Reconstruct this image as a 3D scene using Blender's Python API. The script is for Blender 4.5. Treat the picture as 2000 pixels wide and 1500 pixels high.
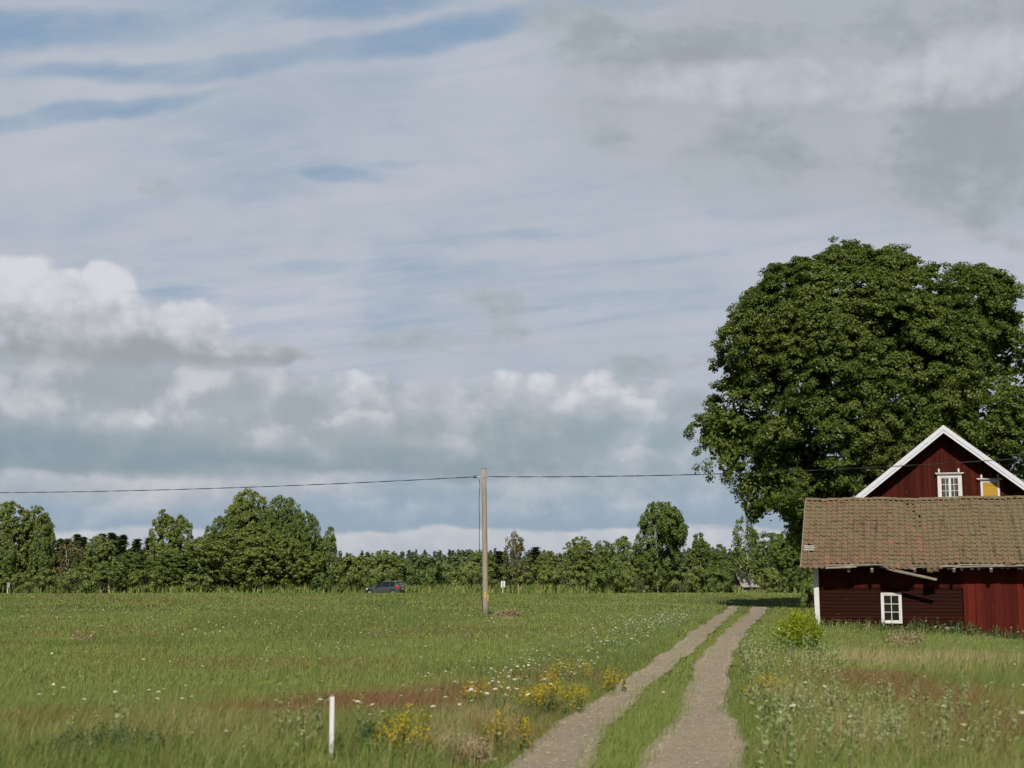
import bpy, math, random
import numpy as np
from mathutils import Vector, Matrix
for o in list(bpy.data.objects): bpy.data.objects.remove(o)
SC = bpy.context.scene
COL = SC.collection
R = math.radians
rng = np.random.default_rng(7)
random.seed(7)

# ------------------------------------------------------------------ camera
PITCH = R(7.81); FPX = 2000*50/36.0; EYE = 1.8
cam_d = bpy.data.cameras.new('camera'); cam = bpy.data.objects.new('camera', cam_d); COL.objects.link(cam)
cam_d.lens = 50; cam_d.sensor_width = 36; cam_d.clip_start = 0.1; cam_d.clip_end = 6000
cam.location = (0, 0, EYE); cam.rotation_euler = (R(90)+PITCH, 0, 0)
cam_d.dof.use_dof = True; cam_d.dof.focus_distance = 62; cam_d.dof.aperture_fstop = 2.2
SC.camera = cam
def ray(px, py):
    x = (px-1000)/FPX; y = (750-py)/FPX
    return x, math.cos(PITCH)-y*math.sin(PITCH), math.sin(PITCH)+y*math.cos(PITCH)
def at(px, py, d):                                   # the point d metres north of the viewer on a line of sight
    x, y, z = ray(px, py)
    return Vector((x/y*d, d, EYE+z/y*d))
def azel(px, py):
    x, y, z = ray(px, py)
    return math.degrees(math.atan2(x, y)), math.degrees(math.atan2(z, math.hypot(x, y)))

# ------------------------------------------------------------------ colour management, sampling
SC.view_settings.view_transform = 'Standard'; SC.view_settings.look = 'None'
SC.view_settings.exposure = 0; SC.view_settings.gamma = 1
SC.render.engine = 'CYCLES'
cy = SC.cycles
cy.max_bounces = 5; cy.diffuse_bounces = 2; cy.glossy_bounces = 2; cy.transmission_bounces = 3
cy.transparent_max_bounces = 8; cy.volume_bounces = 0; cy.caustics_reflective = False; cy.caustics_refractive = False
cy.use_adaptive_sampling = True; cy.adaptive_threshold = 0.02; cy.adaptive_min_samples = 8
cy.use_denoising = True; cy.denoiser = 'OPENIMAGEDENOISE'

# ------------------------------------------------------------------ sun
SUN_AZ, SUN_EL = R(185), R(44)
sun_d = bpy.data.lights.new('sun', 'SUN'); sun = bpy.data.objects.new('sun', sun_d); COL.objects.link(sun)
sun_d.energy = 4.2; sun_d.angle = R(0.55); sun_d.color = (1, .94, .84)
sdir = Vector((math.sin(SUN_AZ)*math.cos(SUN_EL), math.cos(SUN_AZ)*math.cos(SUN_EL), math.sin(SUN_EL)))
sun.rotation_euler = sdir.to_track_quat('Z', 'Y').to_euler(); sun.location = (-20, -30, 40)

# ------------------------------------------------------------------ node helpers
class S:
    """a node socket with arithmetic"""
    nt = None
    def __init__(s, sock): s.k = sock
    def op(s, o, *a, clamp=False):
        n = S.nt.nodes.new('ShaderNodeMath'); n.operation = o; n.use_clamp = clamp
        for i, v in enumerate((s,)+a): put(n.inputs[i], v)
        return S(n.outputs[0])
    def __add__(s, o): return s.op('ADD', o)
    __radd__ = __add__
    def __sub__(s, o): return s.op('SUBTRACT', o)
    def __rsub__(s, o): return (s*-1)+o
    def __mul__(s, o): return s.op('MULTIPLY', o)
    __rmul__ = __mul__
    def __truediv__(s, o): return s.op('DIVIDE', o)
    def max(s, o): return s.op('MAXIMUM', o)
    def min(s, o): return s.op('MINIMUM', o)
    def abs(s): return s.op('ABSOLUTE')
    def sq(s): return s*s
    def clamp(s): return s.op('MULTIPLY', 1.0, clamp=True)
    def step(s, a, b):                               # smoothstep from a to b
        n = S.nt.nodes.new('ShaderNodeMapRange'); n.interpolation_type = 'SMOOTHSTEP'
        put(n.inputs[0], s); n.inputs[1].default_value = a; n.inputs[2].default_value = b
        return S(n.outputs[0])
def put(inp, v):
    if isinstance(v, S): S.nt.links.new(v.k, inp)
    elif isinstance(v, (tuple, list)) and len(v) == 3 and inp.type == 'RGBA': inp.default_value = (*v, 1)
    else: inp.default_value = v
def vec(x, y, z=0.0):
    n = S.nt.nodes.new('ShaderNodeCombineXYZ')
    for i, v in enumerate((x, y, z)): put(n.inputs[i], v)
    return S(n.outputs[0])
def sep(v):
    n = S.nt.nodes.new('ShaderNodeSeparateXYZ'); put(n.inputs[0], v)
    return [S(o) for o in n.outputs]
def noise(v, scale=1.0, detail=4.0, rough=.5, dist=0.0, out=0, dims='3D'):
    n = S.nt.nodes.new('ShaderNodeTexNoise'); n.noise_dimensions = dims
    put(n.inputs['Vector'], v); put(n.inputs['Scale'], scale); n.inputs['Detail'].default_value = detail
    n.inputs['Roughness'].default_value = rough; n.inputs['Distortion'].default_value = dist
    return S(n.outputs[out])
def voro(v, scale=1.0, detail=0.0, rough=.5, feature='F1', out='Distance', dims='3D', rand=1.0):
    n = S.nt.nodes.new('ShaderNodeTexVoronoi'); n.feature = feature; n.voronoi_dimensions = dims
    put(n.inputs['Vector'], v); put(n.inputs['Scale'], scale)
    if 'Detail' in n.inputs: n.inputs['Detail'].default_value = detail; n.inputs['Roughness'].default_value = rough
    n.inputs['Randomness'].default_value = rand
    return S(n.outputs[out])
def mix(f, a, b, mode='MIX'):
    n = S.nt.nodes.new('ShaderNodeMix'); n.data_type = 'RGBA'; n.blend_type = mode; n.clamp_factor = True
    put(n.inputs[0], f); put(n.inputs[6], a); put(n.inputs[7], b)
    return S(n.outputs[2])
def lin(r, g, b):
    return tuple(((c/255)/12.92 if c <= 10 else ((c/255+.055)/1.055)**2.4) for c in (r, g, b))

# ------------------------------------------------------------------ sky (world): clear Nishita air behind drawn-out clouds
W = bpy.data.worlds.new('World'); SC.world = W; W.use_nodes = True
S.nt = W.node_tree
for n in list(S.nt.nodes): S.nt.nodes.remove(n)
BG = 0.1
def sky():
    tc = S.nt.nodes.new('ShaderNodeTexCoord'); d = S(tc.outputs['Generated'])
    x, y, z = sep(d)
    az = x.op('ARCTAN2', y)*(180/math.pi); el = z.op('ARCSINE')*(180/math.pi)
    front = az.abs().step(75, 35)*el.step(52, 30)    # the cloud deck thins out overhead and behind the viewer
    ns = S.nt.nodes.new('ShaderNodeTexSky'); ns.sky_type = 'NISHITA'; ns.sun_disc = False
    ns.sun_elevation = SUN_EL; ns.sun_rotation = SUN_AZ; ns.air_density = 1.0; ns.dust_density = .6; ns.ozone_density = 1.5
    def c(r, g, b): return tuple(v/BG for v in lin(r, g, b))
    sky_clear = mix(.62, S(ns.outputs[0]), (0, 0, 0)); col = mix(front*.85, sky_clear, c(128, 162, 194))
    p = vec(az, el)
    # shared noises, in degrees of sky
    w1 = noise(p, .16, 3, .55, out=1); sc_ = S.nt.nodes.new('ShaderNodeSeparateColor'); put(sc_.inputs[0], w1); wx, wy = S(sc_.outputs[0]), S(sc_.outputs[1])
    azw = az+(wx-.5)*3.0; elw = el+(wy-.5)*1.6
    big = noise(vec(az, el*2.2, 3.1), .11, 5, .55)               # large soft
    fine = noise(vec(az, el*1.7, 9.0), .55, 8, .58)              # puffs
    det = noise(vec(az, el*1.5, 4.0), 1.7, 7, .62)               # fine cloud grain
    def puff(off):
        q = vec(azw+off[0], elw+off[1], off[2])
        v1 = voro(q, .34, 2.0, .5, feature='SMOOTH_F1', dims='2D')
        n1 = noise(q, .42, 7, .58)
        return (1-v1*1.05)*.38+n1*.78
    P = puff((0, 0, 2.0)); PL = puff((-.45, .8, 2.0))
    relief = (P-PL)                                   # lit on the upper side
    pw = vec(azw, elw)
    K = 180/math.pi/FPX
    pg = vec(az+(wx-.5)*.9, el+(wy-.5)*.5)
    shear = {}
    def spot(px, py, rx, ry, slope, P_):              # squared distance from an ellipse centre, sheared by slope
        a, e = azel(px, py)
        key = (id(P_), slope)
        if slope and key not in shear:
            X_, Y_, _ = sep(P_); shear[key] = vec(X_, Y_-X_*slope)
        m = S.nt.nodes.new('ShaderNodeVectorMath'); m.operation = 'MULTIPLY_ADD'
        put(m.inputs[0], shear[key] if slope else P_)
        ix, iy = 1/(rx*K), 1/(ry*K)
        m.inputs[1].default_value = (ix, iy, 0); m.inputs[2].default_value = (-a*ix, -(e-a*slope)*iy, 0)
        n = S.nt.nodes.new('ShaderNodeVectorMath'); n.operation = 'DOT_PRODUCT'
        put(n.inputs[0], S(m.outputs[0])); put(n.inputs[1], S(m.outputs[0]))
        return S(n.outputs['Value'])
    def rng_(v, f0, f1, t0, t1, smooth=True):
        n = S.nt.nodes.new('ShaderNodeMapRange'); n.interpolation_type = 'SMOOTHSTEP' if smooth else 'LINEAR'
        put(n.inputs[0], v)
        for i, q in enumerate((f0, f1, t0, t1)): n.inputs[i+1].default_value = q
        return S(n.outputs[0])
    def E(px, py, rx, ry): return 1-spot(px, py, rx, ry, 0, pw)     # positive inside
    def G(px, py, rx, ry, slope=0.0, g=1.0, P_=None): return rng_(spot(px, py, rx, ry, slope, P_ or pg), 0, 2.3, g, 0)
    # ---- high veil with blue openings
    a0, e0 = R(-64), 0
    zz = z.max(0.0)+.06
    u, v = x/zz, y/zz
    s_ = u*math.sin(a0)+v*math.cos(a0); t_ = u*math.cos(a0)-v*math.sin(a0)
    st = noise(vec(s_*.4, t_*1.2, 1.0), 1.1, 7, .55, .25)
    st2 = noise(vec(s_*.9, t_*2.6, 5.0), 2.2, 6, .6, .5)
    A2, E2 = az+(wx-.5)*3.0, el+(wy-.5)*1.3
    p2 = vec(A2, E2)
    hole = (G(120, 60, 560, 36, .19, g=.84, P_=p2)).max(G(560, 5, 330, 30, .08, g=.82, P_=p2))
    hole = hole.max(G(420, 125, 330, 20, .16, g=.85, P_=p2)).max(G(830, 70, 300, 26, .17, g=.85, P_=p2)).max(G(130, 225, 260, 16, .27, g=.72, P_=p2))
    hole = hole.max(G(1180, 5, 140, 22, .05, g=.8, P_=p2))
    hole = hole.max(G(690, 338, 75, 16, 0, g=.62, P_=p2)).max(G(800, 318, 160, 10, 0.05, g=.35, P_=p2)).max(G(360, 583, 85, 24, 0, g=.62, P_=p2))
    hole = hole.max(G(600, 590, 300, 16, .02, g=.4, P_=p2)).max(G(640, 520, 220, 16, .03, g=.38, P_=p2)).max(G(1120, 465, 130, 16, 0, g=.38, P_=p2))
    hole = hole.max(G(620, 600, 700, 80, .02, g=.25, P_=p2))
    veil = (1.06-hole*1.05+(st-.5)*1.5+(st2-.5)*1.5+(fine-.5)*.35).step(-.35, 1.15)
    veil = veil*(.92)+.04
    vt = (st*.75+st2*.3+big*.9+(fine-.5)*.25-.50)
    vcol = mix(vt.step(.0, 1.1), c(168, 178, 192), c(200, 203, 211))
    # out of the photograph's view the sheet breaks up into blue
    brk = noise(vec(u, v, 2.0), .9, 4, .5).step(.42, .62)
    ff = front.max(brk*.22)
    col = mix(veil*ff, col, vcol)
    mid_ = noise(vec(az+1.3, el*1.5, 6.0), .26, 7, .58)
    # ---- upper grey clouds, right
    gm = (G(1950, 280, 300, 150, -.28, g=1.2)).max(G(1960, 410, 90, 70, -.3, g=1.0)).max(G(1340, 120, 270, 75, -.12, g=.95)).max(G(1250, 275, 95, 30, 0, g=.62))
    gm = gm.max(G(1640, 290, 330, 45, -.06, g=.9)).max(G(1530, 55, 420, 45, .0, g=.62)).max(G(1990, 20, 120, 60, .0, g=.9)).max(G(1370, 195, 120, 22, 0, g=.6)).max(G(2000, 470, 40, 34, 0, g=.9))
    gm = gm.max(G(290, 355, 70, 22, -.2, g=.5)).max(G(500, 350, 110, 16, 0, g=.46)).max(G(832, 398, 22, 15, 0, g=.5)).max(G(975, 610, 75, 75, -.6, g=.5)).max(G(990, 655, 55, 40, 0, g=.5)).max(G(820, 660, 150, 28, 0, g=.45)).max(G(1115, 515, 45, 16, 0, g=.4)).max(G(1200, 420, 40, 12, 0, g=.4))
    gm = gm.max(G(1640, 150, 560, 190, -.1, g=.74)).max(G(1280, 712, 150, 26, 0, g=.62))
    gd = gm*1.0+((fine-.5)*1.0+(mid_-.5)*3.6+(det-.5)*.3)*gm.step(.0, .35)
    ga = gd.step(.10, 1.05)
    gcol = mix((gm*.8+(fine-.5)*1.1+(mid_-.5)*1.8+(det-.5)*.4+.1).step(.2, 1.25), c(177, 184, 192), c(151, 159, 165))
    lw = (G(1560, 160, 420, 45, -.05).max(G(1900, 130, 150, 70, .1)).max(G(1720, 190, 110, 40, 0)))*.9+(fine-.5)*1.1+(mid_-.5)*1.6+(relief)*1.0
    gl2 = G(1760, 150, 640, 250, -.08, g=.95)+(mid_-.5)*1.1*G(1760, 150, 640, 250, -.08)
    col = mix(gl2.step(.05, .9)*.62, col, c(167, 174, 182))
    col = mix(ga*.82, col, gcol)
    col = mix(lw.step(.30, 1.25)*.7, col, c(204, 207, 215))
    # ---- cumulus rows, far to near
    def row(col, field, soft, shade, dark, bright, alpha=1.0):
        D = field
        a = D.step(0.0, soft)*alpha
        return mix(a, col, mix(shade.clamp(), dark, bright))
    def el_at(py): return azel(1000, py)[1]
    def band(ytop, ybot, amp_top, amp_bot, nf, seed): # between two ragged levels (px)
        tn = noise(vec(az*nf, seed, 0.5), 1.0, 5, .55); k = 180/math.pi/FPX
        top = el_at(ytop)+(tn-.5)*amp_top*k*2
        bn = noise(vec(az*nf*.6, seed+7.0, 0.5), 1.0, 2, .5)
        bot = el_at(ybot)+(bn-.5)*amp_bot*k*2+(fine-.5)*amp_bot*k*.9+(det-.5)*amp_bot*k*.5
        return top, bot
    low = el.step(el_at(600), el_at(780))             # general thickening towards the horizon
    hz = mix((fine*.6+big*.5-.05).step(.3, .75), c(150, 167, 182), c(181, 188, 197))
    hm = (el_at(720)-el+(P-.62)*3.2).step(-.3, 1.6)
    col = mix(hm*front.max(.15), col, hz)
    # lowest pale strip
    els = el+(big-.5)*2.2+(mid_-.5)*1.3
    def stripe(col, ytop, ybot, amp, seed, dark, bright, gain=1.0, nf=.12, px0=None, rx=None, pf=2.0, al=1.0, sh=.5, base_soft=.25):
        top, bot = band(ytop, ybot, amp, amp*.8, nf, seed)
        h = (top-bot).max(.05)
        t = (els-bot)/h
        D = (top-els+(P-.6)*pf)
        a = D.step(-.05, .38)*(els-bot+(fine-.5)*.12).step(-base_soft*.5, base_soft)
        if px0 is not None:
            a0_, _ = azel(px0, 750); k = 180/math.pi/FPX
            a = a*(((az-a0_)/(rx*k)).abs()+(fine-.5)*.8+(big-.5)*.9).step(1.15, .75)
        s = (t*.6+relief*1.35*gain+(P-.6)*.7+(sh-.5)+(big-.5)*1.3+(det-.5)*.55)
        return mix(a*al, col, mix(s.step(-.15, 1.15), dark, bright))
    fb = P*2.6+fine*.5+det*.3-(1.56+.4); sb = relief*1.2+P*.9+fine*.5+det*.5-(.54+.25+.25-.42)
    def billow(col, px, py, rx, ry, bright, mid, al=1.0, edge=.62, pf=1.7):
        _, e = azel(px, py)
        f = fb-spot(px, py, rx, ry, 0, pw)
        a = rng_(f, -1.0, edge-1.0, 0, 1)*rng_(elw, e-1.15*ry*K, e+.1*ry*K, 0, al)
        t = S.op(elw, 'MULTIPLY_ADD', .6/(ry*K), sb-e*.6/(ry*K)) 
        return mix(a, col, mix(rng_(t, .10, 1.0, 0, 1), mid, bright))
    LT, MD, DK = c(215, 216, 221), c(172, 181, 190), c(146, 161, 171)
    col = stripe(col, 1000, 1140, 12, 1.0, c(176, 186, 197), c(203, 203, 207), pf=.5, sh=.7)
    col = stripe(col, 940, 1037, 26, 2.2, c(150, 168, 185), c(188, 195, 203), .8, pf=.9, sh=.38, base_soft=.22)
    for q in ((250, 985, 120, 30, .8), (120, 960, 150, 36, .8), (420, 975, 130, 24, .6), (840, 1000, 90, 26, .45), (1000, 990, 110, 26, .5), (1210, 985, 120, 26, .5), (1130, 960, 130, 22, .5), (750, 985, 90, 20, .4), (1390, 960, 80, 36, .55)):
        col = billow(col, *q[:4], c(199, 202, 208), c(163, 177, 190), q[4], .6, 1.2)
    col = stripe(col, 885, 985, 26, 4.1, c(163, 174, 185), c(204, 204, 208), .8, px0=240, rx=470, pf=.9, sh=.66, base_soft=.5)
    col = stripe(col, 905, 975, 20, 5.7, c(150, 167, 181), c(184, 192, 200), .8, px0=1130, rx=420, pf=.9, sh=.5, base_soft=.5)
    col = stripe(col, 800, 927, 26, 11.3, c(146, 159, 169), c(190, 196, 203), 1.0, pf=1.4, sh=.46, px0=520, rx=760, base_soft=.3)
    col = stripe(col, 725, 905, 40, 8.9, c(160, 170, 178), c(208, 210, 216), 1.0, pf=2.2, sh=.46, px0=700, rx=700, base_soft=1.3)
    col = stripe(col, 800, 950, 34, 14.2, c(154, 168, 179), c(190, 196, 204), 1.1, pf=1.6, sh=.42, px0=1330, rx=230, base_soft=1.2)
    for q in ((1060, 770, 170, 62, 1.), (850, 765, 120, 52, .8), (640, 770, 110, 48, .8), (1240, 812, 46, 36, .75), (1160, 800, 90, 44, .7), (470, 790, 130, 62, .85),
              (300, 800, 80, 60, .85), (190, 795, 40, 62, .9), (235, 835, 60, 42, .7), (700, 838, 110, 36, .75), (560, 850, 90, 36, .65), (400, 835, 110, 44, .7), (120, 800, 60, 40, .45),
              (960, 845, 110, 36, .4), (1310, 850, 70, 50, .6), (830, 868, 80, 24, .4), (60, 925, 120, 24, .75), (1120, 880, 90, 30, .4), (1270, 895, 110, 30, .5)):
        col = billow(col, *q[:4], LT, c(174, 182, 190), q[4]*.9)
    dk = (G(60, 880, 260, 36, .05, g=1.0)).max(G(380, 903, 300, 26, 0, g=1.0)).max(G(900, 838, 120, 24, .05, g=.55)).max(G(1060, 852, 110, 36, g=.65)).max(G(700, 895, 260, 20, g=.5)).max(G(110, 755, 110, 26, g=.5)).max(G(870, 912, 260, 14, g=.5))
    col = mix(((dk+(fine-.5)*.55*dk.step(0, .3))*.72), col, c(137, 154, 165))
    gl = G(140, 745, 420, 60)*.75+(P-.6)*.8+(fine-.5)*.5
    col = mix(gl.step(.1, .75)*.8, col, mix((P+relief).step(.4, .85), c(160, 169, 176), c(194, 198, 204)))
    # big left cumulus with a flat grey base
    base = el_at(728)+(az-azel(300, 728)[0])*.012
    F = E(90, 610, 210, 105).max(E(225, 560, 70, 60)).max(E(60, 560, 130, 70)).max(E(395, 640, 72, 58)).max(E(330, 690, 190, 50)).max(E(470, 700, 130, 24)).max(E(20, 690, 420, 60))
    F = F+(P-.57)*2.2+(det-.5)*.5
    a = (F+.12).step(.0, .6)*(el-base+(fine-.5)*.7+(det-.5)*.3).step(-.35, .5)
    t = (el-base)/4.2
    s = t*1.15+.16+relief*1.3+(P-.6)*.8+(fine-.5)*.6+(det-.5)*.6+(G(40, 570, 130, 50)+G(235, 545, 60, 40)+G(405, 640, 80, 55, g=1.3))*.30-G(200, 700, 300, 34, g=.22)-G(500, 715, 170, 14, g=.2)
    col = mix(a*.96, col, mix(s.step(-.15, 1.45), c(154, 162, 166), c(214, 215, 220)))
    return col
bg = S.nt.nodes.new('ShaderNodeBackground'); bg.inputs[1].default_value = BG
put(bg.inputs[0], sky())
wo = S.nt.nodes.new('ShaderNodeOutputWorld'); S.nt.links.new(bg.outputs[0], wo.inputs[0])
W.cycles.sampling_method = 'NONE'

# ================================================================== mesh and object helpers
def mesh_of(name, V, polys, mats, midx=None, smooth=False):
    """polys: list of int arrays (n,k), one per polygon size"""
    me = bpy.data.meshes.new(name)
    V = np.asarray(V, np.float32).reshape(-1, 3)
    polys = [np.asarray(p, np.int32) for p in polys if len(p)]
    loops = np.concatenate([p.ravel() for p in polys])
    tot = np.concatenate([np.full(len(p), p.shape[1], np.int32) for p in polys])
    start = np.concatenate([[0], np.cumsum(tot)[:-1]]).astype(np.int32)
    me.vertices.add(len(V)); me.vertices.foreach_set('co', V.ravel())
    me.loops.add(len(loops)); me.loops.foreach_set('vertex_index', loops)
    me.polygons.add(len(tot)); me.polygons.foreach_set('loop_start', start); me.polygons.foreach_set('loop_total', tot)
    if midx is not None: me.polygons.foreach_set('material_index', np.asarray(midx, np.int32))
    me.polygons.foreach_set('use_smooth', np.full(len(tot), smooth, bool))
    for m in (mats if isinstance(mats, (list, tuple)) else [mats]): me.materials.append(m)
    me.update(calc_edges=True); me.validate()
    return me
def link(name, me, parent=None, loc=None, rotz=0):
    o = bpy.data.objects.new(name, me); COL.objects.link(o)
    if parent is not None: o.parent = parent
    if loc is not None: o.location = loc
    if rotz: o.rotation_euler = (0, 0, rotz)
    return o
def tag(o, label=None, cat=None, group=None, kind=None):
    if label: o['label'] = label
    if cat: o['category'] = cat
    if group: o['group'] = group
    if kind: o['kind'] = kind
    return o
def thing(name, label, cat, loc=(0, 0, 0), rotz=0, group=None):
    return tag(link(name, None, None, loc, rotz), label, cat, group)
class MB:
    """collects boxes, prisms and tubes into one mesh"""
    def __init__(s): s.v = []; s.q = []; s.t = []; s.n = 0
    def add(s, V, quads=(), tris=()):
        V = np.asarray(V, float).reshape(-1, 3)
        s.v.append(V)
        if len(quads): s.q.append(np.asarray(quads, int)+s.n)
        if len(tris): s.t.append(np.asarray(tris, int)+s.n)
        s.n += len(V); return s
    def hexa(s, P):                                   # 8 points: bottom 4 (ccw from above), top 4
        return s.add(P, [(3, 2, 1, 0), (4, 5, 6, 7), (0, 1, 5, 4), (1, 2, 6, 5), (2, 3, 7, 6), (3, 0, 4, 7)])
    def box(s, x0, x1, y0, y1, z0, z1, j=0.0):
        P = np.array([(x0, y0, z0), (x1, y0, z0), (x1, y1, z0), (x0, y1, z0), (x0, y0, z1), (x1, y0, z1), (x1, y1, z1), (x0, y1, z1)], float)
        if j: P += rng.normal(0, j, P.shape)
        return s.hexa(P)
    def beam(s, a, b, w, h, up=(0, 0, 1), j=0.0):     # a box along a-b
        a, b, up = Vector(a), Vector(b), Vector(up)
        d = (b-a).normalized(); sx = d.cross(up).normalized(); u = sx.cross(d)
        P = []
        for c in (-1, 1):
            P += [a-sx*w/2+u*c*h/2, a+sx*w/2+u*c*h/2, b+sx*w/2+u*c*h/2, b-sx*w/2+u*c*h/2]
        P = np.array([tuple(p) for p in P])
        if j: P += rng.normal(0, j, P.shape)
        return s.hexa(P)
    def prism(s, outline, y0, y1):                    # outline in x,z (ccw seen from -y), extruded in y; convex
        n = len(outline); V = [(x, y0, z) for x, z in outline]+[(x, y1, z) for x, z in outline]
        q = [(i, (i+1) % n, n+(i+1) % n, n+i) for i in range(n)]
        q = [(b, a, d, c) for a, b, c, d in q]
        t = [(0, i, i+1) for i in range(1, n-1)]+[(n, n+i+1, n+i) for i in range(1, n-1)]
        return s.add(V, q, t)
    def tube(s, pts, rad, k=8, cap=True):
        pts = np.asarray(pts, float); rad = np.broadcast_to(np.asarray(rad, float), (len(pts),))
        T = np.gradient(pts, axis=0); T /= np.linalg.norm(T, axis=1)[:, None]+1e-9
        ref = np.array([0, 0, 1.]) if abs(T[0, 2]) < .9 else np.array([1., 0, 0])
        A = np.cross(T, ref); A /= np.linalg.norm(A, axis=1)[:, None]+1e-9; B = np.cross(T, A)
        th = np.arange(k)*2*np.pi/k
        V = pts[:, None]+rad[:, None, None]*(A[:, None]*np.cos(th)[None, :, None]+B[:, None]*np.sin(th)[None, :, None])
        m = len(pts); q = []
        for i in range(m-1):
            for j in range(k):
                a, b = i*k+j, i*k+(j+1) % k; q.append((a, b, b+k, a+k))
        V = V.reshape(-1, 3); t = []
        if cap:
            V = np.vstack([V, pts[:1], pts[-1:]])
            t = [(m*k, (j+1) % k, j) for j in range(k)]+[(m*k+1, (m-1)*k+j, (m-1)*k+(j+1) % k) for j in range(k)]
        return s.add(V, q, t)
    def mesh(s, name, mat_, smooth=False):
        P = []
        if s.q: P.append(np.concatenate(s.q))
        if s.t: P.append(np.concatenate(s.t))
        return mesh_of(name, np.concatenate(s.v), P, mat_, None, smooth)
    def build(s, name, mat_, parent=None, smooth=False, bevel=0):
        o = link(name, s.mesh(name, mat_, smooth), parent)
        if bevel:
            b = o.modifiers.new('bevel', 'BEVEL'); b.width = bevel; b.segments = 1; b.limit_method = 'ANGLE'
        return o

# ------------------------------------------------------------------ materials
def material(name, fn):
    m = bpy.data.materials.new(name); m.use_nodes = True; nt = m.node_tree
    for n in list(nt.nodes): nt.nodes.remove(n)
    S.nt = nt
    out = nt.nodes.new('ShaderNodeOutputMaterial')
    sh = fn()
    nt.links.new(sh, out.inputs[0]); return m
def node(t, **kw):
    n = S.nt.nodes.new(t)
    for k, v in kw.items(): put(n.inputs[k], v)
    return n
def pbr(col, rough=.7, spec=.3, bump=None, bstr=.5, bdist=.02, metal=0.0, coat=0.0, normal=None):
    n = node('ShaderNodeBsdfPrincipled'); put(n.inputs['Base Color'], col); put(n.inputs['Roughness'], rough)
    n.inputs['Specular IOR Level'].default_value = spec; n.inputs['Metallic'].default_value = metal; n.inputs['Coat Weight'].default_value = coat
    if bump is not None:
        b = node('ShaderNodeBump'); b.inputs['Strength'].default_value = bstr; b.inputs['Distance'].default_value = bdist
        put(b.inputs['Height'], bump); S.nt.links.new(b.outputs[0], n.inputs['Normal'])
    return n.outputs[0]
def opos(): return S(S.nt.nodes.new('ShaderNodeTexCoord').outputs['Object'])
def wpos(): return S(S.nt.nodes.new('ShaderNodeNewGeometry').outputs['Position'])
def island(): return S(S.nt.nodes.new('ShaderNodeNewGeometry').outputs['Random Per Island'])
def vmul(v, k):
    n = S.nt.nodes.new('ShaderNodeVectorMath'); n.operation = 'MULTIPLY'; put(n.inputs[0], v); n.inputs[1].default_value = k
    return S(n.outputs[0])
def leafy(a, b, c, trans=.35, pscale=.5, gloss=.02, tcol=(.24, .28, .04), lift=0.0):
    """leaf shader: two tones by leaf, a third by clump"""
    def fn():
        i = island(); p = noise(opos(), pscale, 2, .5)
        col = mix(i, a, b); col = mix(p.step(.42, .7), col, c)
        col = mix(i.op('MULTIPLY', 7.31).op('FRACT')*.35, col, tuple(v*1.5 for v in b))
        d = node('ShaderNodeBsdfDiffuse', Color=col); t = node('ShaderNodeBsdfTranslucent', Color=mix(.5, col, tcol))
        if lift:                                      # soft blades scatter like an upright nap
            g_ = S(S.nt.nodes.new('ShaderNodeNewGeometry').outputs['Normal']); n = S.nt.nodes.new('ShaderNodeVectorMath'); n.operation = 'MULTIPLY_ADD'
            put(n.inputs[0], g_); n.inputs[1].default_value = (1-lift,)*3; n.inputs[2].default_value = (0, -.35*lift, lift)
            n2 = S.nt.nodes.new('ShaderNodeVectorMath'); n2.operation = 'NORMALIZE'; put(n2.inputs[0], S(n.outputs[0])); S.nt.links.new(n2.outputs[0], d.inputs['Normal'])
        m1 = node('ShaderNodeMixShader'); m1.inputs[0].default_value = trans
        S.nt.links.new(d.outputs[0], m1.inputs[1]); S.nt.links.new(t.outputs[0], m1.inputs[2])
        g = node('ShaderNodeBsdfGlossy'); g.inputs['Roughness'].default_value = .45; g.inputs['Color'].default_value = (.9, .95, .9, 1)
        m2 = node('ShaderNodeMixShader'); m2.inputs[0].default_value = gloss
        S.nt.links.new(m1.outputs[0], m2.inputs[1]); S.nt.links.new(g.outputs[0], m2.inputs[2])
        return m2.outputs[0]
    return fn

# ================================================================== terrain
def sm(t): t = np.clip(t, 0, 1); return t*t*(3-2*t)
def zt(x, y):
    x = np.asarray(x, float); y = np.asarray(y, float)
    z = .50*sm((y-72)/50)*(1-sm((y-126)/16))
    z = z-.62*np.exp(-((x-18)/8.5)**2-((y-104)/8.5)**2)
    z = z-.20*sm((x-9)/6)*sm((y-30)/20)*(1-sm((y-80)/20))-.36*sm((x-15)/5)*sm((y-36)/12)*(1-sm((y-70)/20))
    z = z+.05*np.sin(x*.21+y*.13)*np.sin(y*.17-x*.05)*sm((y-8)/20)
    return z
def ground(px, py, h=0.0):                            # where a line of sight meets the ground (plus h)
    rx, ry, rz = ray(px, py); d = 30.0
    for _ in range(60):
        dn = (float(zt(rx/ry*d, d))+h-EYE)/(rz/ry); d = .6*d+.4*min(max(dn, 2), 400)
    return Vector((rx/ry*d, d, float(zt(rx/ry*d, d))))
def axis(lo, hi, step, outer): return np.array(sorted(set([-o for o in outer])|set(outer)|set(np.arange(lo, hi+step/2, step).tolist())))
gx = axis(-75, 75, 1.5, [100, 150, 250, 400, 700, 1200, 2500]); gy = np.array([-600, -200, -80, -40]+np.arange(-20, 171, 1.5).tolist()+[180, 200, 240, 300, 400, 600, 1000, 1700, 3000])
GX, GY = np.meshgrid(gx, gy); nx, ny = len(gx), len(gy)
V = np.stack([GX, GY, zt(GX, GY)], -1).reshape(-1, 3)
ii = (np.arange(ny-1)[:, None]*nx+np.arange(nx-1)[None]).ravel()
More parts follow.
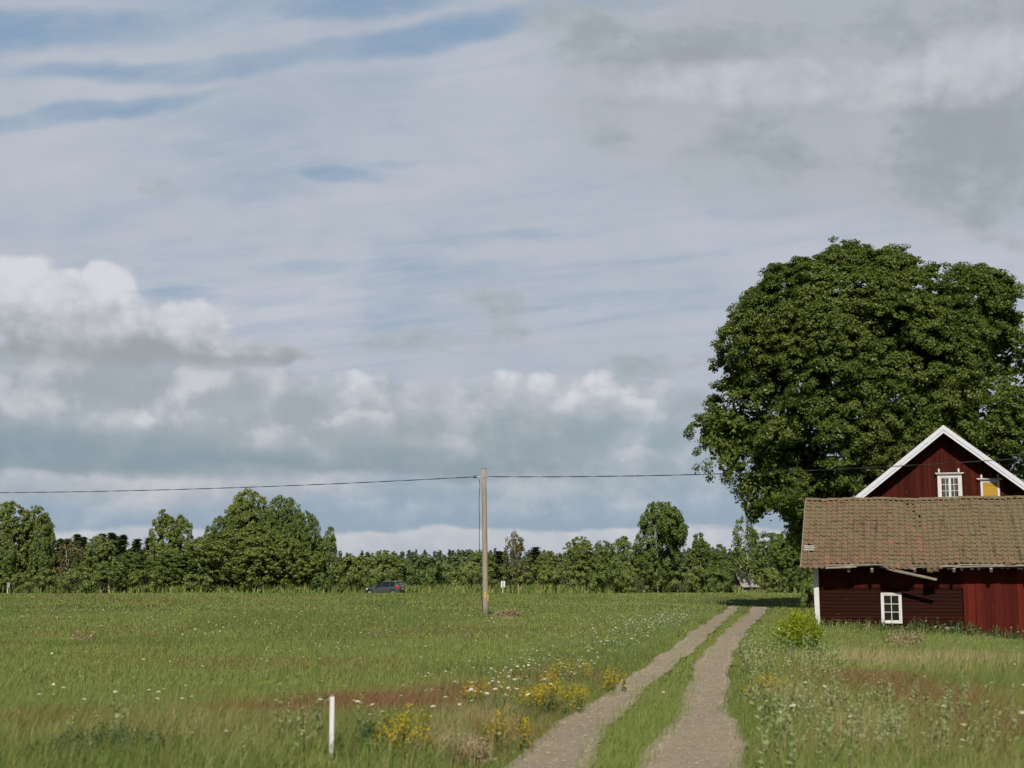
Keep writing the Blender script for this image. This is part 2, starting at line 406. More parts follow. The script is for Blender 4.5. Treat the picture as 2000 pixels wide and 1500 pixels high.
def m_ground():
    p = wpos(); a = noise(p, .12, 4, .6); b = noise(p, 1.7, 5, .65); c_ = noise(p, 14, 3, .6)
    col = mix(a.step(.35, .65), (.085, .12, .026), (.11, .125, .034))
    col = mix(b.step(.35, .75), col, (.075, .085, .03)); col = mix(c_.step(.45, .75)*.6, col, (.06, .05, .03))
    return pbr(col, .95, .05, b+c_*.5, .6, .05)
tag(link('meadow_ground', mesh_of('meadow_ground', V, [np.stack([ii, ii+1, ii+1+nx, ii+nx], 1)], material('turf', m_ground), None, True)), kind='structure')

# ------------------------------------------------------------------ wheel tracks
LL = [(993, 1497), (1065, 1430), (1103, 1408), (1153, 1375), (1252, 1310), (1340, 1243), (1395, 1205), (1436, 1184)]
LR = [(1150, 1500), (1186, 1436), (1241, 1370), (1296, 1320), (1348, 1279), (1395, 1232), (1451, 1184)]
RL = [(1257, 1483), (1301, 1425), (1329, 1381), (1351, 1320), (1367, 1282), (1417, 1232), (1477, 1184)]
RR = [(1462, 1500), (1450, 1447), (1425, 1386), (1422, 1331), (1436, 1271), (1466, 1227), (1506, 1184)]
def edge(P):
    W_ = np.array([ground(*q)[:2] for q in P]); W_ = W_[np.argsort(W_[:, 1])]
    s = (W_[2, 0]-W_[0, 0])/(W_[2, 1]-W_[0, 1])
    return np.vstack([[(W_[0, 0]-s*(W_[0, 1]-3), 3.0)], W_])
EDG = [edge(P) for P in (LL, LR, RL, RR)]
YT = 92.0
def wob(y, k): return .05*np.sin(y*.9+k)+.03*np.sin(y*2.3+2*k)+.02*np.sin(y*5.1+k*3)
def ed(k, y): return np.interp(y, EDG[k][:, 1], EDG[k][:, 0])+wob(y, k*1.7)*(.7+.012*y)
def smooth_ed(k, y):
    return sum(ed(k, y+o) for o in (-1.2, -.6, 0, .6, 1.2))/5 if True else ed(k, y)
def strip(k0, k1):
    ys = np.concatenate([np.arange(4, 40, .2), np.arange(40, YT, .5)])
    A = np.stack([smooth_ed(k0, ys)+wob(ys*3, k0)*.5, ys], 1); B = np.stack([smooth_ed(k1, ys)+wob(ys*3, k1)*.5, ys], 1)
    # past the rise the track swings right behind the barn
    cx = np.array([(A[-1]+B[-1])/2]); off = (B[-1]-A[-1])/2
    t = np.linspace(.05, 1, 26)[:, None]; P0 = cx[0]; P1 = P0+np.array([2.6, 9]); P2 = P0+np.array([14, 13]); P3 = P0+np.array([34, 12])
    C = (1-t)**3*P0+3*t*(1-t)**2*P1+3*t*t*(1-t)*P2+t**3*P3
    T = np.gradient(C, axis=0); T /= np.linalg.norm(T, axis=1)[:, None]; N = np.stack([T[:, 1], -T[:, 0]], 1)
    A = np.vstack([A, C-N*.5]); B = np.vstack([B, C+N*.5])
    n = 6; V = []
    for i in range(n+1):
        f = i/n; Q = A*(1-f)+B*f
        V.append(np.column_stack([Q, zt(Q[:, 0], Q[:, 1])+.02-.022*(1-abs(2*f-1)**2)+.01]))
    V = np.stack(V, 1); m = len(A); idx = (np.arange(m-1)[:, None]*(n+1)+np.arange(n)[None]).ravel()
    return V.reshape(-1, 3), np.stack([idx, idx+1, idx+n+2, idx+n+1], 1)
def m_gravel():
    p = wpos(); a = noise(p, .45, 4, .6); f = noise(p, 9, 6, .7); st = voro(p, 42, 0, .5); cell = voro(p, 42, out='Color')
    sc = S.nt.nodes.new('ShaderNodeSeparateColor'); put(sc.inputs[0], cell); r = S(sc.outputs[0])
    col = mix(a.step(.35, .68), (.350, .295, .195), (.305, .262, .184))
    col = mix(f.step(.38, .7)*.75, col, (.225, .175, .13)); col = mix(noise(p, 2.6, 4, .65).step(.5, .72)*.5, col, (.40, .34, .27))
    col = mix((r-.55).step(0, .45)*st.step(.55, .2)*.75, col, (.42, .37, .32)); col = mix((r-.0).step(.22, .05)*st.step(.5, .2)*.7, col, (.12, .10, .085))
    return pbr(col, .95, .1, f*.8+st*-.5, .8, .03)
MG = material('gravel', m_gravel)
for nm, a, b in (('dirt_track', 0, 1), ('dirt_track', 2, 3)):
    V, q = strip(a, b); tag(link(nm, mesh_of(nm, V, [q], MG, None, True)), kind='structure')
def stones():
    n = 9000; y = 10+34*rng.random(n)**1.5; k = rng.random(n) < .5; f = rng.random(n)
    f = np.where(rng.random(n) < .55, np.where(f < .5, f*.36, 1-(1-f)*.36), f)      # most lie along the edges
    x = np.where(k, smooth_ed(0, y)*(1-f)+smooth_ed(1, y)*f, smooth_ed(2, y)*(1-f)+smooth_ed(3, y)*f)
    r = rng.gamma(2.2, .0028, n)+.003+.00012*y; z = zt(x, y)+.02
    B_ = np.array([(1, 0, 0), (0, 1, 0), (-1, 0, 0), (0, -1, 0), (0, 0, .75), (0, 0, -.4)], float)
    a = rng.random(n)*6.28; c, s_ = np.cos(a), np.sin(a); B3 = B_[None]*rng.uniform(.6, 1.3, (n, 6, 1))
    P = np.stack([B3[..., 0]*c[:, None]-B3[..., 1]*s_[:, None], B3[..., 0]*s_[:, None]+B3[..., 1]*c[:, None], B3[..., 2]], -1)*r[:, None, None]+np.column_stack([x, y, z])[:, None]
    T = np.array([(0, 1, 4), (1, 2, 4), (2, 3, 4), (3, 0, 4)]); F = (np.arange(n)[:, None, None]*6+T[None]).reshape(-1, 3)
    def m_st():
        i = island(); return pbr(mix(i, mix((i*5.3).op('FRACT'), (.27, .225, .155), (.42, .365, .275)), (.335, .284, .195)), .9, .1)
    tag(link('gravel', mesh_of('gravel', P.reshape(-1, 3), [F], material('pebble', m_st))), 'loose small stones lying on the wheel tracks', 'gravel', None, 'stuff')
stones()
# country road along the far side
xs = np.linspace(-260, 260, 105); rv = np.concatenate([np.column_stack([xs, 0*xs+152+k*3.1, zt(xs, 0*xs+152+k*3.1)+.03]) for k in range(3)])
i0 = np.arange(104); q = np.concatenate([np.stack([i0+k*105, i0+1+k*105, i0+1+(k+1)*105, i0+(k+1)*105], 1) for k in range(2)])
def m_road():
    p = wpos(); return pbr(mix(noise(p, 3, 5, .6), (.045, .045, .047), (.065, .064, .062)), .85, .2)
tag(link('road', mesh_of('road', rv, [q], material('asphalt', m_road))), kind='structure')

# ================================================================== meadow plants
def vnoise(x, y, s, seed):                            # value noise 0..1
    r = np.random.default_rng(seed).random((64, 64)); x = x/s+1000.3; y = y/s+1000.7
    xi = np.floor(x).astype(int); yi = np.floor(y).astype(int); fx = x-xi; fy = y-yi; fx = fx*fx*(3-2*fx); fy = fy*fy*(3-2*fy)
    g = lambda a, b: r[(yi+b) % 64, (xi+a) % 64]
    return (g(0, 0)*(1-fx)+g(1, 0)*fx)*(1-fy)+(g(0, 1)*(1-fx)+g(1, 1)*fx)*fy
def fbm(x, y, s, seed): return vnoise(x, y, s, seed)*.55+vnoise(x, y, s/2.1, seed+1)*.28+vnoise(x, y, s/4.3, seed+2)*.17
BARN = (Vector((11.75, 55.0, -.30)), R(15)); HOUSE = (Vector((19.6, 64.37, -.20)), R(15))
def local(fr, x, y):
    o, a = fr; dx, dy = x-o.x, y-o.y
    return dx*math.cos(a)-dy*math.sin(a), dx*math.sin(a)+dy*math.cos(a)
def free(x, y, grow=0.0):
    """not on a wheel track, road or under a building"""
    on = ((x > ed(0, y)+.04+grow) & (x < ed(1, y)-.04-grow)) | ((x > ed(2, y)+.04+grow) & (x < ed(3, y)-.04-grow))
    on &= y < YT+1
    u, n = local(BARN, x, y); on |= (u > -.05) & (u < 15) & (n > -.04) & (n < 7.1)
    u, n = local(HOUSE, x, y); on |= (u > -5) & (u < 5) & (n > -.1) & (n < 12)
    on |= (y > 151.5) & (y < 158.6)
    return ~on
def scatter(n, y0, y1, margin=1.6, k=.40, pw=1.0):
    """n points over the widening strip of meadow in view"""
    y = rng.random(n*2)*(y1-y0)+y0; w = k*y+margin
    keep = rng.random(n*2)*(k*y1+margin) < w; y = y[keep][:n]; w = w[keep][:n]
    return (rng.random(len(y))*2-1)*w, y
def spotmask(x, y, spots):
    m = np.zeros(len(x))
    for cx, cy_, rx, ry, g in spots: m = np.maximum(m, g*np.exp(-((x-cx)/rx)**2-((y-cy_)/ry)**2))
    return m
BROWN = []
for px, py, rx, ry, g in ((730, 1382, 170, 15, 1.7), (900, 1364, 90, 11, 1.3), (540, 1397, 130, 11, 1.1), (1080, 1330, 130, 16, .75), (600, 1300, 190, 8, .45), (1010, 1440, 130, 30, .6), (300, 1470, 260, 25, .2),
                       (90, 1430, 150, 16, .35), (1690, 1352, 90, 24, .9), (1820, 1392, 120, 36, .9), (1900, 1450, 140, 40, .5), (280, 1173, 420, 5, .35), (1060, 1385, 80, 22, .6), (830, 1240, 160, 7, .25), (200, 1240, 200, 8, .2)):
    c0 = ground(px, py); BROWN.append((c0.x, c0.y, rx*c0.y/FPX, max(.5, abs(ground(px, py-ry).y-c0.y)), g))
STRAW = []
for px, py, rx, ry, g in ((1720, 1300, 130, 13, 1.0), (1900, 1298, 130, 11, .6), (1560, 1400, 60, 40, .5), (985, 1207, 24, 5, 1.4), (950, 1420, 80, 30, .5), (500, 1450, 200, 30, .18), (100, 1160, 420, 3, .8), (1480, 1150, 100, 4, .9), (1640, 1480, 120, 20, .5), (870, 1470, 40, 22, .9)):
    c0 = ground(px, py); STRAW.append((c0.x, c0.y, rx*c0.y/FPX, max(.5, abs(ground(px, py-ry).y-c0.y)), g))
def blades(x, y, h, w, mi, lean=.17, bend=.35, wind=(.10, -.02)):
    n = len(x); z = zt(x, y)-.02; th = rng.random(n)*2*np.pi
    sx, sy = np.cos(th)*w/2, np.sin(th)*w/2
    lx = rng.normal(0, lean, n)+wind[0]; ly = rng.normal(0, lean, n)+wind[1]
    b = np.column_stack([x, y, z]); s_ = np.column_stack([sx, sy, 0*sx])
    mid = b+np.column_stack([lx*h*.35, ly*h*.35, h*.6]); tip = b+np.column_stack([lx*h*(1+bend), ly*h*(1+bend), h*(1-.12*rng.random(n))])
    V = np.stack([b-s_, b+s_, mid-s_*.8, mid+s_*.8, tip], 1).reshape(-1, 3); i = np.arange(n)*5
    return V, np.stack([i, i+1, i+3, i+2], 1), np.stack([i+2, i+3, i+4], 1), mi
def join(parts):
    V, Q, T, MQ, MT = [], [], [], [], []; o = 0
    for v, q, t, mi in parts:
        V.append(v); Q.append(q+o); o_ = o; o += len(v)
        if len(t): T.append(t+o_); MT.append(mi[:len(t)])
        MQ.append(mi[:len(q)])
    return np.concatenate(V), np.concatenate(Q), (np.concatenate(T) if T else np.zeros((0, 3), int)), np.concatenate(MQ+MT)
def grassy(a, b, c, d=.3):
    return leafy(a, b, c, d, .25, .015, (.24, .26, .06), .75)
M_GREEN = material('grass_green', grassy((.168, .218, .054), (.240, .285, .076), (.205, .235, .068)))
M_DEEP = material('grass_deep', grassy((.108, .158, .035), (.158, .208, .052), (.124, .170, .042)))
M_BROWN = material('grass_brown', grassy((.185, .095, .046), (.235, .140, .066), (.150, .105, .045), .2))
M_STRAW = material('grass_straw', grassy((.33, .26, .13), (.42, .34, .18), (.26, .22, .10), .25))
M_GRASS = [M_GREEN, M_DEEP, M_BROWN, M_STRAW]
def kinds(x, y):
    n = len(x); r = rng.random(n); mi = np.zeros(n, int)
    deep = fbm(x, y, 3.0+y*.03, 11); mi[r < .18+.55*(deep > .56)] = 1
    br = spotmask(x, y, BROWN)*(.55+.9*fbm(x, y, 1.2+.02*y, 21))+.10*(fbm(x, y, 6, 31) > .62)
    r2 = rng.random(n); mi[r2 < br*.8] = 2
    st = spotmask(x, y, STRAW)*(.5+fbm(x, y, .9, 41))+.016+.03*sm((20-y)/5)
    r3 = rng.random(n); mi[r3 < st*.6] = 3
    return mi, br, st
def tall(x, y):                                       # sward height by place, metres
    h = .15+.11*fbm(x, y, 2.4, 51)
    u, n = local(BARN, x, y)
    h = h+.06*np.exp(-((n+1.2)/1.3)**2)*((u > -1) & (u < 15))
    mid = (x > ed(1, y)-.1) & (x < ed(2, y)+.1) & (y < YT)
    dl = np.minimum(abs(x-ed(0, y)), abs(x-ed(3, y)))
    h = np.where(dl < .35, h*.55, h); h = np.where(mid, .09+.05*fbm(x, y, 1, 3), h)
    h = h+.13*sm((19-y)/4)*(x < ed(0, y)-.5)+.14*sm((x-ed(3, y)-.3)/.6)*sm((40-y)/12)
    h = np.where((abs(x+1.7) < .35) & (y < 14.2), h*.55, h)
    h = h*(1-.30*sm((y-18)/14))
    u, n = local(BARN, x, y); h = h+.34*fbm(x, y, 1.1, 57)*np.exp(-((n+.8)/.9)**2)*((u > -1) & (u < 15))
    return h, mid
def meadow():
    parts = []
    for n, y0, y1, wmin, wmax, hk in ((75000, 7.0, 13, .006, .011, 1), (320000, 13, 24, .005, .009, 1), (270000, 24, 44, .010, .017, 1), (190000, 44, 78, .018, .032, 1), (120000, 78, 150, .045, .085, 1)):
        x, y = scatter(n, y0, y1, 5.0 if y1 < 50 else 2.5); f = free(x, y, .05*rng.normal(0, 1, len(x))); x, y = x[f], y[f]
        mi, br, st = kinds(x, y); h, mid = tall(x, y)
        mi[mid] = np.where(rng.random(mid.sum()) < .12, 1, 0)
        u, nn = local(BARN, x, y); near = (nn > -3.6) & (nn < 0) & (u > 0) & (rng.random(len(x)) < .75); mi[near & (mi != 2)] = np.where(rng.random((near & (mi != 2)).sum()) < .13, 3, 1)
        h = h*rng.uniform(.55, 1.25, len(x))*np.where(mi == 2, 1.15, 1)*np.where(mi == 3, np.where(y > 55, 1.1, 1.4), 1)
        w = rng.uniform(wmin, wmax, len(x))*np.where(mi == 3, .6, 1)
        parts.append(blades(x, y, h, w, mi))
    V, Q, T, M = join(parts)
    tag(link('meadow_grass', mesh_of('meadow_grass', V, [Q, T], M_GRASS, M)), kind='stuff', label='green and brown meadow grass covering the field', cat='grass')
meadow()

# ================================================================== trees
def quads_from(P, N, size, asp=1.0, droop=None):
    """one leaf quad at each P facing N (unit), random roll"""
    n = len(P); r = rng.normal(0, 1, (n, 3)); U = np.cross(N, r); U /= np.linalg.norm(U, axis=1)[:, None]+1e-9; W_ = np.cross(N, U)
    if droop is not None:                             # hang: long side pulled towards straight down
        D = np.array([0, 0, -1.0])-N*(-N[:, 2:3]); D /= np.linalg.norm(D, axis=1)[:, None]+1e-6
        U = U*(1-droop)+D*droop; U /= np.linalg.norm(U, axis=1)[:, None]+1e-9; W_ = np.cross(N, U)
    s = size[:, None]/2; a = U*s*asp; b = W_*s
    V = np.stack([P-a, P+b*.8+a*.1, P+a, P-b*.8+a*.1], 1).reshape(-1, 3)
    return V, np.arange(4*n).reshape(n, 4)
def unit(n):
    v = rng.normal(0, 1, (n, 3)); return v/np.linalg.norm(v, axis=1)[:, None]
def clump_leaves(C, r, O, n, size, flat=.75, nr=.55, asp=1.25, droop=None, up=.35, hemi=.25):
    """n leaves on the outer shell of each clump (centre C, radius r, outward direction O)"""
    m = len(C); C = np.repeat(C, n, 0); r = np.repeat(r, n)[:, None]; O = np.repeat(O, n, 0)
    d = unit(len(C))+O*(.5+hemi)+np.array([0, 0, up]); d /= np.linalg.norm(d, axis=1)[:, None]
    P = C+d*r*(rng.random((len(C), 1))**.45)*np.array([1, 1, flat])
    N = d+rng.normal(0, nr, d.shape)+np.array([0, 0, .25]); N /= np.linalg.norm(N, axis=1)[:, None]
    return quads_from(P, N, size*rng.uniform(.6, 1.35, len(P)), asp, droop)
def crown_points(ells, n, lo=.72, zmin=-.75):
    """clump centres in the outer shell of a union of ellipsoids (cx,cy,cz,rx,ry,rz)"""
    E_ = np.array(ells, float); area = (E_[:, 3]*E_[:, 4]+E_[:, 4]*E_[:, 5]+E_[:, 3]*E_[:, 5])
    pr = .82*area/area.sum()+.18/len(E_); k = rng.choice(len(E_), n*3, p=pr); d = unit(n*3); e = E_[k]
    f = lo+(1.0-lo)*rng.random(n*3)**.6
    P = e[:, :3]+d*e[:, 3:]*f[:, None]
    inside = np.zeros(len(P), bool)
    for q in E_: inside |= (((P-q[:3])/q[3:])**2).sum(1) < .45
    ok = ~inside & (d[:, 2] > zmin)
    P, d = P[ok][:n], d[ok][:n]
    return P, d
def limb(a, b, r0, r1, k=6, sag=.12, n=6):
    a, b = np.asarray(a, float), np.asarray(b, float); t = np.linspace(0, 1, n)[:, None]; L = np.linalg.norm(b-a)
    mid = a+(b-a)*.5+np.array([0, 0, sag*L])+rng.normal(0, .04*L, 3)
    P = (1-t)**2*a+2*t*(1-t)*mid+t*t*b
    return P, np.linspace(r0, r1, n), k
def trunk_mesh(name, H, r, targets, mt, lean=(0, 0), nl=14, top=.8, lo=.22, sides=8):
    mb = MB(); n = 8; t = np.linspace(0, 1, n)
    bend = np.cumsum(rng.normal(0, .018*H, (n, 2)), 0)*t[:, None]
    P = np.column_stack([lean[0]*t*H+bend[:, 0], lean[1]*t*H+bend[:, 1], t*H*top-.3])
    R_ = r*(1-t)**.8*.92+r*.06; R_[0] *= 1.35
    mb.tube(P, R_, sides)
    if len(targets):
        for q in targets[rng.choice(len(targets), min(nl, len(targets)), replace=False)]:
            f = np.clip((q[2]/H)*.62+rng.uniform(-.08, .05), lo, .92); i = f*(n-1); j = int(i); a = P[j]+(P[min(j+1, n-1)]-P[j])*(i-j)
            A, B, k = limb(a, q, r*(1-f)*.5+.02, .02); mb.tube(A, B, 5, False)
    return mb.mesh(name, mt, True)
def m_bark(c1, c2, sc=(3, 3, .6), dark=None):
    def fn():
        p = opos(); n1 = noise(vmul(p, sc), 2.2, 5, .65); col = mix(n1.step(.3, .7), c1, c2)
        if dark: col = mix(noise(vmul(p, (2, 2, 9)), 1.3, 4, .6).step(.56, .66), col, dark)
        return pbr(col, .9, .1, n1, .8, .05)
    return fn
BARK = material('bark_grey', m_bark((.085, .07, .055), (.16, .14, .115)))
BARK_D = material('bark_dark', m_bark((.050, .042, .034), (.095, .085, .070)))
BIRCH = material('bark_birch', m_bark((.46, .43, .38), (.62, .60, .55), (2, 2, 1), (.05, .045, .04)))
L_MAPLE = material('leaf_maple', leafy((.064, .100, .015), (.150, .185, .036), (.048, .092, .013), .28, .28, .02, (.22, .27, .03)))
L_WARM = material('leaf_warm', leafy((.125, .160, .034), (.200, .235, .060), (.118, .158, .034), .16, .3, .015))
L_OAK = material('leaf_dark', leafy((.088, .130, .028), (.145, .190, .048), (.096, .138, .030), .16, .3, .015))
L_SALLOW = material('leaf_sallow', leafy((.128, .168, .044), (.205, .245, .072), (.118, .162, .040), .16, .3, .015))
L_BIRCH = material('leaf_birch', leafy((.100, .138, .030), (.165, .205, .054), (.090, .130, .028), .18, .35, .015))
L_RUST = material('leaf_rusty', leafy((0.126, 0.106, 0.038), (0.174, 0.150, 0.060), (0.102, 0.114, 0.036), .18, .35, .015))
L_SPRUCE = material('needle', leafy((.050, .078, .034), (.090, .120, .048), (.060, .088, .034), .1, .5, .01))
FLOW_M = L_WARM

def tree_meshes(ells, nclump, rcl, nleaf, size, leaf, bark, H, r, droop=None, flat=.75, lean=(0, 0), nl=14, inner=.35, top=.8, nr=.55, zmin=-.75, asp=1.25, lo=.22):
    P, d = crown_points(ells, nclump, zmin=zmin)
    O = d*.8+np.array([0, 0, .2]); rad = rcl*rng.uniform(.65, 1.3, len(P))
    parts = [clump_leaves(P, rad, O, nleaf, size, flat, nr, asp, droop)]
    if inner:                                         # sparse inner foliage closes the crown's middle
        e = np.array(ells, float); k = rng.integers(0, len(e), int(nclump*inner)); q = unit(len(k))*rng.uniform(.2, .72, (len(k), 1))
        C = e[k, :3]+q*e[k, 3:]; parts.append(clump_leaves(C, np.full(len(C), rcl*1.2), q, max(10, int(nleaf*.45)), size*1.7, .8, .8, asp))
    V = np.concatenate([p[0] for p in parts]); o = len(parts[0][0]); Q = np.concatenate([parts[0][1]]+[p[1]+o for p in parts[1:]])
    return mesh_of('crown', V, [Q], leaf), trunk_mesh('trunk', H, r, P, bark, lean, nl, top, lo)
def place_tree(name, label, cat, me, loc, rz=0, sc=(1, 1, 1), group=None):
    t = thing(name, label, cat, loc, rz, group); t.scale = sc
    link('crown', me[0], t); link('trunk', me[1], t); return t

# ---- the big maple beside the house
def big_maple():
    global rng; rng = np.random.default_rng(12)
    D = 88.0; B = at(1725, 1131, D); B.z = float(zt(B.x, B.y))
    s = D/FPX
    E_ = []
    for px, py, rx, ry, dy, ryd in ((1680, 770, 255, 285, 0, 250),)*4+((1740, 780, 200, 220, -20, 235),)*2+((1640, 650, 205, 155, -10, 190), (1790, 640, 180, 150, 5, 190), (1900, 720, 130, 175, -10, 170), (1935, 640, 62, 85, 10, 80), (1960, 860, 160, 170, 0, 180),
                       (1500, 800, 118, 175, 15, 150), (1418, 850, 66, 95, 0, 95), (1520, 950, 110, 105, -25, 120), (1610, 900, 150, 150, -90, 130), (1570, 645, 135, 135, 0, 170), (1500, 690, 95, 120, 0, 140), (1860, 640, 120, 115, 0, 170), (2040, 800, 110, 150, 0, 150), (1600, 1010, 110, 90, 10, 120), (1750, 950, 240, 140, -40, 120), (1700, 635, 200, 138, 0, 170), (1870, 850, 130, 130, -60, 130)):
        p = at(px, py, D); E_.append((p.x-B.x, dy*s, p.z-B.z, rx*s-.75, ryd*s-.7, ry*s-.75))
    P, d = crown_points(E_, 820, lo=.82, zmin=-.8)    # boughs, each a bunch of smaller leaf clumps
    ok = ~((P[:, 1] > 2.5) & (rng.random(len(P)) < .55)); P, d = P[ok], d[ok]
    ok = np.array([(np.linalg.norm(P-q, axis=1) < 2.3).sum() > 6 for q in P]); P, d = P[ok], d[ok]       # no stray tufts
    R_ = rng.uniform(.7, 1.45, len(P)); m = 13; o = unit(len(P)*m)+np.repeat(d, m, 0)*.75+np.array([0, -.05, .6]); o /= np.linalg.norm(o, axis=1)[:, None]
    C2 = np.repeat(P, m, 0)+o*np.repeat(R_, m)[:, None]*rng.uniform(.7, 1.0, (len(o), 1)); rad = rng.uniform(.34, .68, len(C2))
    v1, q1 = clump_leaves(C2, rad, o, 84, .122, .85, .45, 1.2, None, .6, .35)
    e = np.array(E_); k = rng.integers(0, len(e), 900); q = unit(900)*rng.uniform(.35, .86, (900, 1)); C = e[k, :3]+q*e[k, 3:]
    v2, q2 = clump_leaves(C, np.full(900, 1.0), q, 80, .25, .8, .8)
    me = mesh_of('crown', np.concatenate([v1, v2]), [np.concatenate([q1, q2+len(v1)])], L_MAPLE)
    mb = MB(); H = 17
    tr = np.array([(0, 0, -.3), (.1, 0, 1.2), (.25, .1, 3.2), (.2, .2, 5.5), (.0, .3, 8.5), (-.3, .2, 12), (-.2, 0, 15.5)]); mb.tube(tr, [.85, .62, .55, .48, .36, .22, .08], 10)
    for q in P[rng.choice(len(P), 34, replace=False)]:
        f = np.clip(q[2]/H*.6, .22, .85); i = f*6; j = min(int(i), 5); a = tr[j]+(tr[j+1]-tr[j])*(i-j)
        A, R_, k = limb(a, q, .30*(1-f)+.05, .03, sag=.1, n=8); mb.tube(A, R_, 6, False)
    t = thing('maple_tree', 'huge round maple tree towering behind the red gabled house', 'tree', B)
    link('crown', me, t); link('trunk', mb.mesh('trunk', BARK_D, True), t)
big_maple()

# ---- the kinds along the far road, modelled near 10 m high
def kind_round(seed, leaf, w=3.6, H=10, n=120, tall=1.0):
    global rng; rng = np.random.default_rng(seed)
    E_ = [(0, 0, H*.52, w*.98, w*.95, H*.47), (-w*.45, .2, H*.42, w*.62, w*.7, H*.34), (w*.45, -.2, H*.45, w*.6, w*.7, H*.36), (rng.normal(0, .3), 0, H*.76, w*.66, w*.66, H*.23)]
    for _ in range(5): E_.append((rng.normal(0, w*.42), rng.normal(0, w*.4), H*rng.uniform(.3, .72), w*.5, w*.5, H*.2))
    return tree_meshes(E_, int(n*3.6), w*.115, 52, .18, leaf, BARK, H, .2, zmin=-.95, lo=.12, flat=.95, nr=.42, inner=.5)
def kind_birch(seed, leaf, w=2.2, H=10, n=95, thin=1.0, nl=22):
    global rng; rng = np.random.default_rng(seed)
    E_ = [(0, 0, H*.48, w, w, H*.42), (rng.normal(0, .3), 0, H*.76, w*.66, w*.66, H*.22)]
    for _ in range(6): E_.append((rng.normal(0, w*.45), rng.normal(0, w*.45), H*rng.uniform(.2, .78), w*.46, w*.46, H*.17))
    return tree_meshes(E_, int(n*1.9), .52, int(58*thin), .19, leaf, BIRCH, H, .13, droop=.55, flat=1.35, nl=nl, inner=.35*thin, zmin=-.9, top=.9, asp=1.6, lo=.15)
def kind_spruce(seed, H=13, w=2.3):
    global rng; rng = np.random.default_rng(seed)
    P, N, Z = [], [], []
    nl = 46
    for i in range(nl):
        f = i/nl; z = H*(.08+.92*f); r = w*(1-f)**1.2*rng.uniform(.8, 1.1)+.05; nb = int(8-4*f)
        for b in range(nb):
            th = rng.random()*6.28; m = max(3, int(11*(1-f)))
            t = np.linspace(.1, 1, m)+rng.normal(0, .03, m)
            x, y = np.cos(th)*r*t, np.sin(th)*r*t
            P.append(np.column_stack([x, y, z-.42*r*t**1.6+.12*r*t**4+rng.normal(0, .05, m)])); o = np.column_stack([np.cos(th)*.5+0*t, np.sin(th)*.5+0*t, .8+0*t]); N.append(o)
    P = np.concatenate(P); N = np.concatenate(N)+rng.normal(0, .35, (len(P), 3)); N /= np.linalg.norm(N, axis=1)[:, None]
    P = np.repeat(P, 3, 0)+rng.normal(0, .09, (len(P)*3, 3)); N = np.repeat(N, 3, 0)
    V, Q = quads_from(P, N, np.full(len(P), .30)*rng.uniform(.6, 1.3, len(P)), 1.7)
    mb = MB(); mb.tube([(0, 0, -.3), (0, 0, H*.5), (0, 0, H*.97)], [.22, .13, .02], 6)
    return mesh_of('crown', V, [Q], L_SPRUCE), mb.mesh('trunk', BARK, True)
def kind_bush(seed, leaf, w=2.6, H=4.2, n=60):
    global rng; rng = np.random.default_rng(seed)
    E_ = [(0, 0, H*.42, w, w, H*.5)]+[(rng.normal(0, w*.55), rng.normal(0, w*.5), H*rng.uniform(.2, .62), w*.5, w*.5, H*.32) for _ in range(6)]
    P, d = crown_points(E_, n, zmin=-.6); P[:, 2] = np.maximum(P[:, 2], .25)
    V, Q = clump_leaves(P, w*.21*rng.uniform(.7, 1.3, len(P)), d, 90, .19, .9, .45, 1.4, .15)
    mb = MB()
    for q in P[rng.choice(len(P), 16, replace=False)]:
        A, R_, k = limb((rng.normal(0, .25), rng.normal(0, .25), -.15), q, .05, .015); mb.tube(A, R_, 5, False)
    return mesh_of('crown', V, [Q], leaf), mb.mesh('trunk', BARK, True)
def kind_cone(seed, leaf, w=2.5, H=10, n=210):
    global rng; rng = np.random.default_rng(seed)
    E_ = [(0, 0, H*.36, w, w, H*.34), (.2, 0, H*.58, w*.88, w*.88, H*.27), (-.1, 0, H*.74, w*.68, w*.68, H*.20), (.05, 0, H*.86, w*.42, w*.42, H*.13)]
    for _ in range(4): E_.append((rng.normal(0, w*.5), rng.normal(0, w*.4), H*rng.uniform(.2, .5), w*.45, w*.45, H*.15))
    return tree_meshes(E_, n, .48, 66, .19, leaf, BARK, H, .15, zmin=-.95, lo=.12, flat=1.05, nr=.42, top=.92)
KIND = {'cone': [kind_cone(180+i, lf) for i, lf in enumerate((L_WARM, L_SALLOW))],
        'round': [kind_round(100+i, lf) for i, lf in enumerate((L_WARM, L_OAK, L_SALLOW, L_WARM))],
        'full': [kind_round(110+i, lf, 4.6, 11, 190) for i, lf in enumerate((L_OAK, L_WARM))],
        'birch': [kind_birch(120+i, lf) for i, lf in enumerate((L_BIRCH, L_BIRCH, L_WARM))],
        'slim': [kind_birch(130+i, L_BIRCH, 1.15, 9, 55) for i in range(2)],
        'thin': [kind_birch(140, L_RUST, 2.3, 9, 60, .55, 12), kind_birch(141, L_BIRCH, 2.2, 9, 62, .6, 12)],
        'bigbirch': [kind_birch(150, L_OAK, 3.5, 12, 230, 1.15, 16)],
        'spruce': [kind_spruce(160+i) for i in range(3)],
        'bush': [kind_bush(170+i, lf) for i, lf in enumerate((L_SALLOW, L_OAK, L_WARM))]}
KH = {'cone': (10, 2.8), 'round': (10, 4.2), 'full': (11, 5.3), 'birch': (10, 2.7), 'slim': (9, 1.5), 'thin': (9, 2.7), 'bigbirch': (12, 4.2), 'spruce': (13, 2.2), 'bush': (4.2, 3.2)}
rng = np.random.default_rng(77)
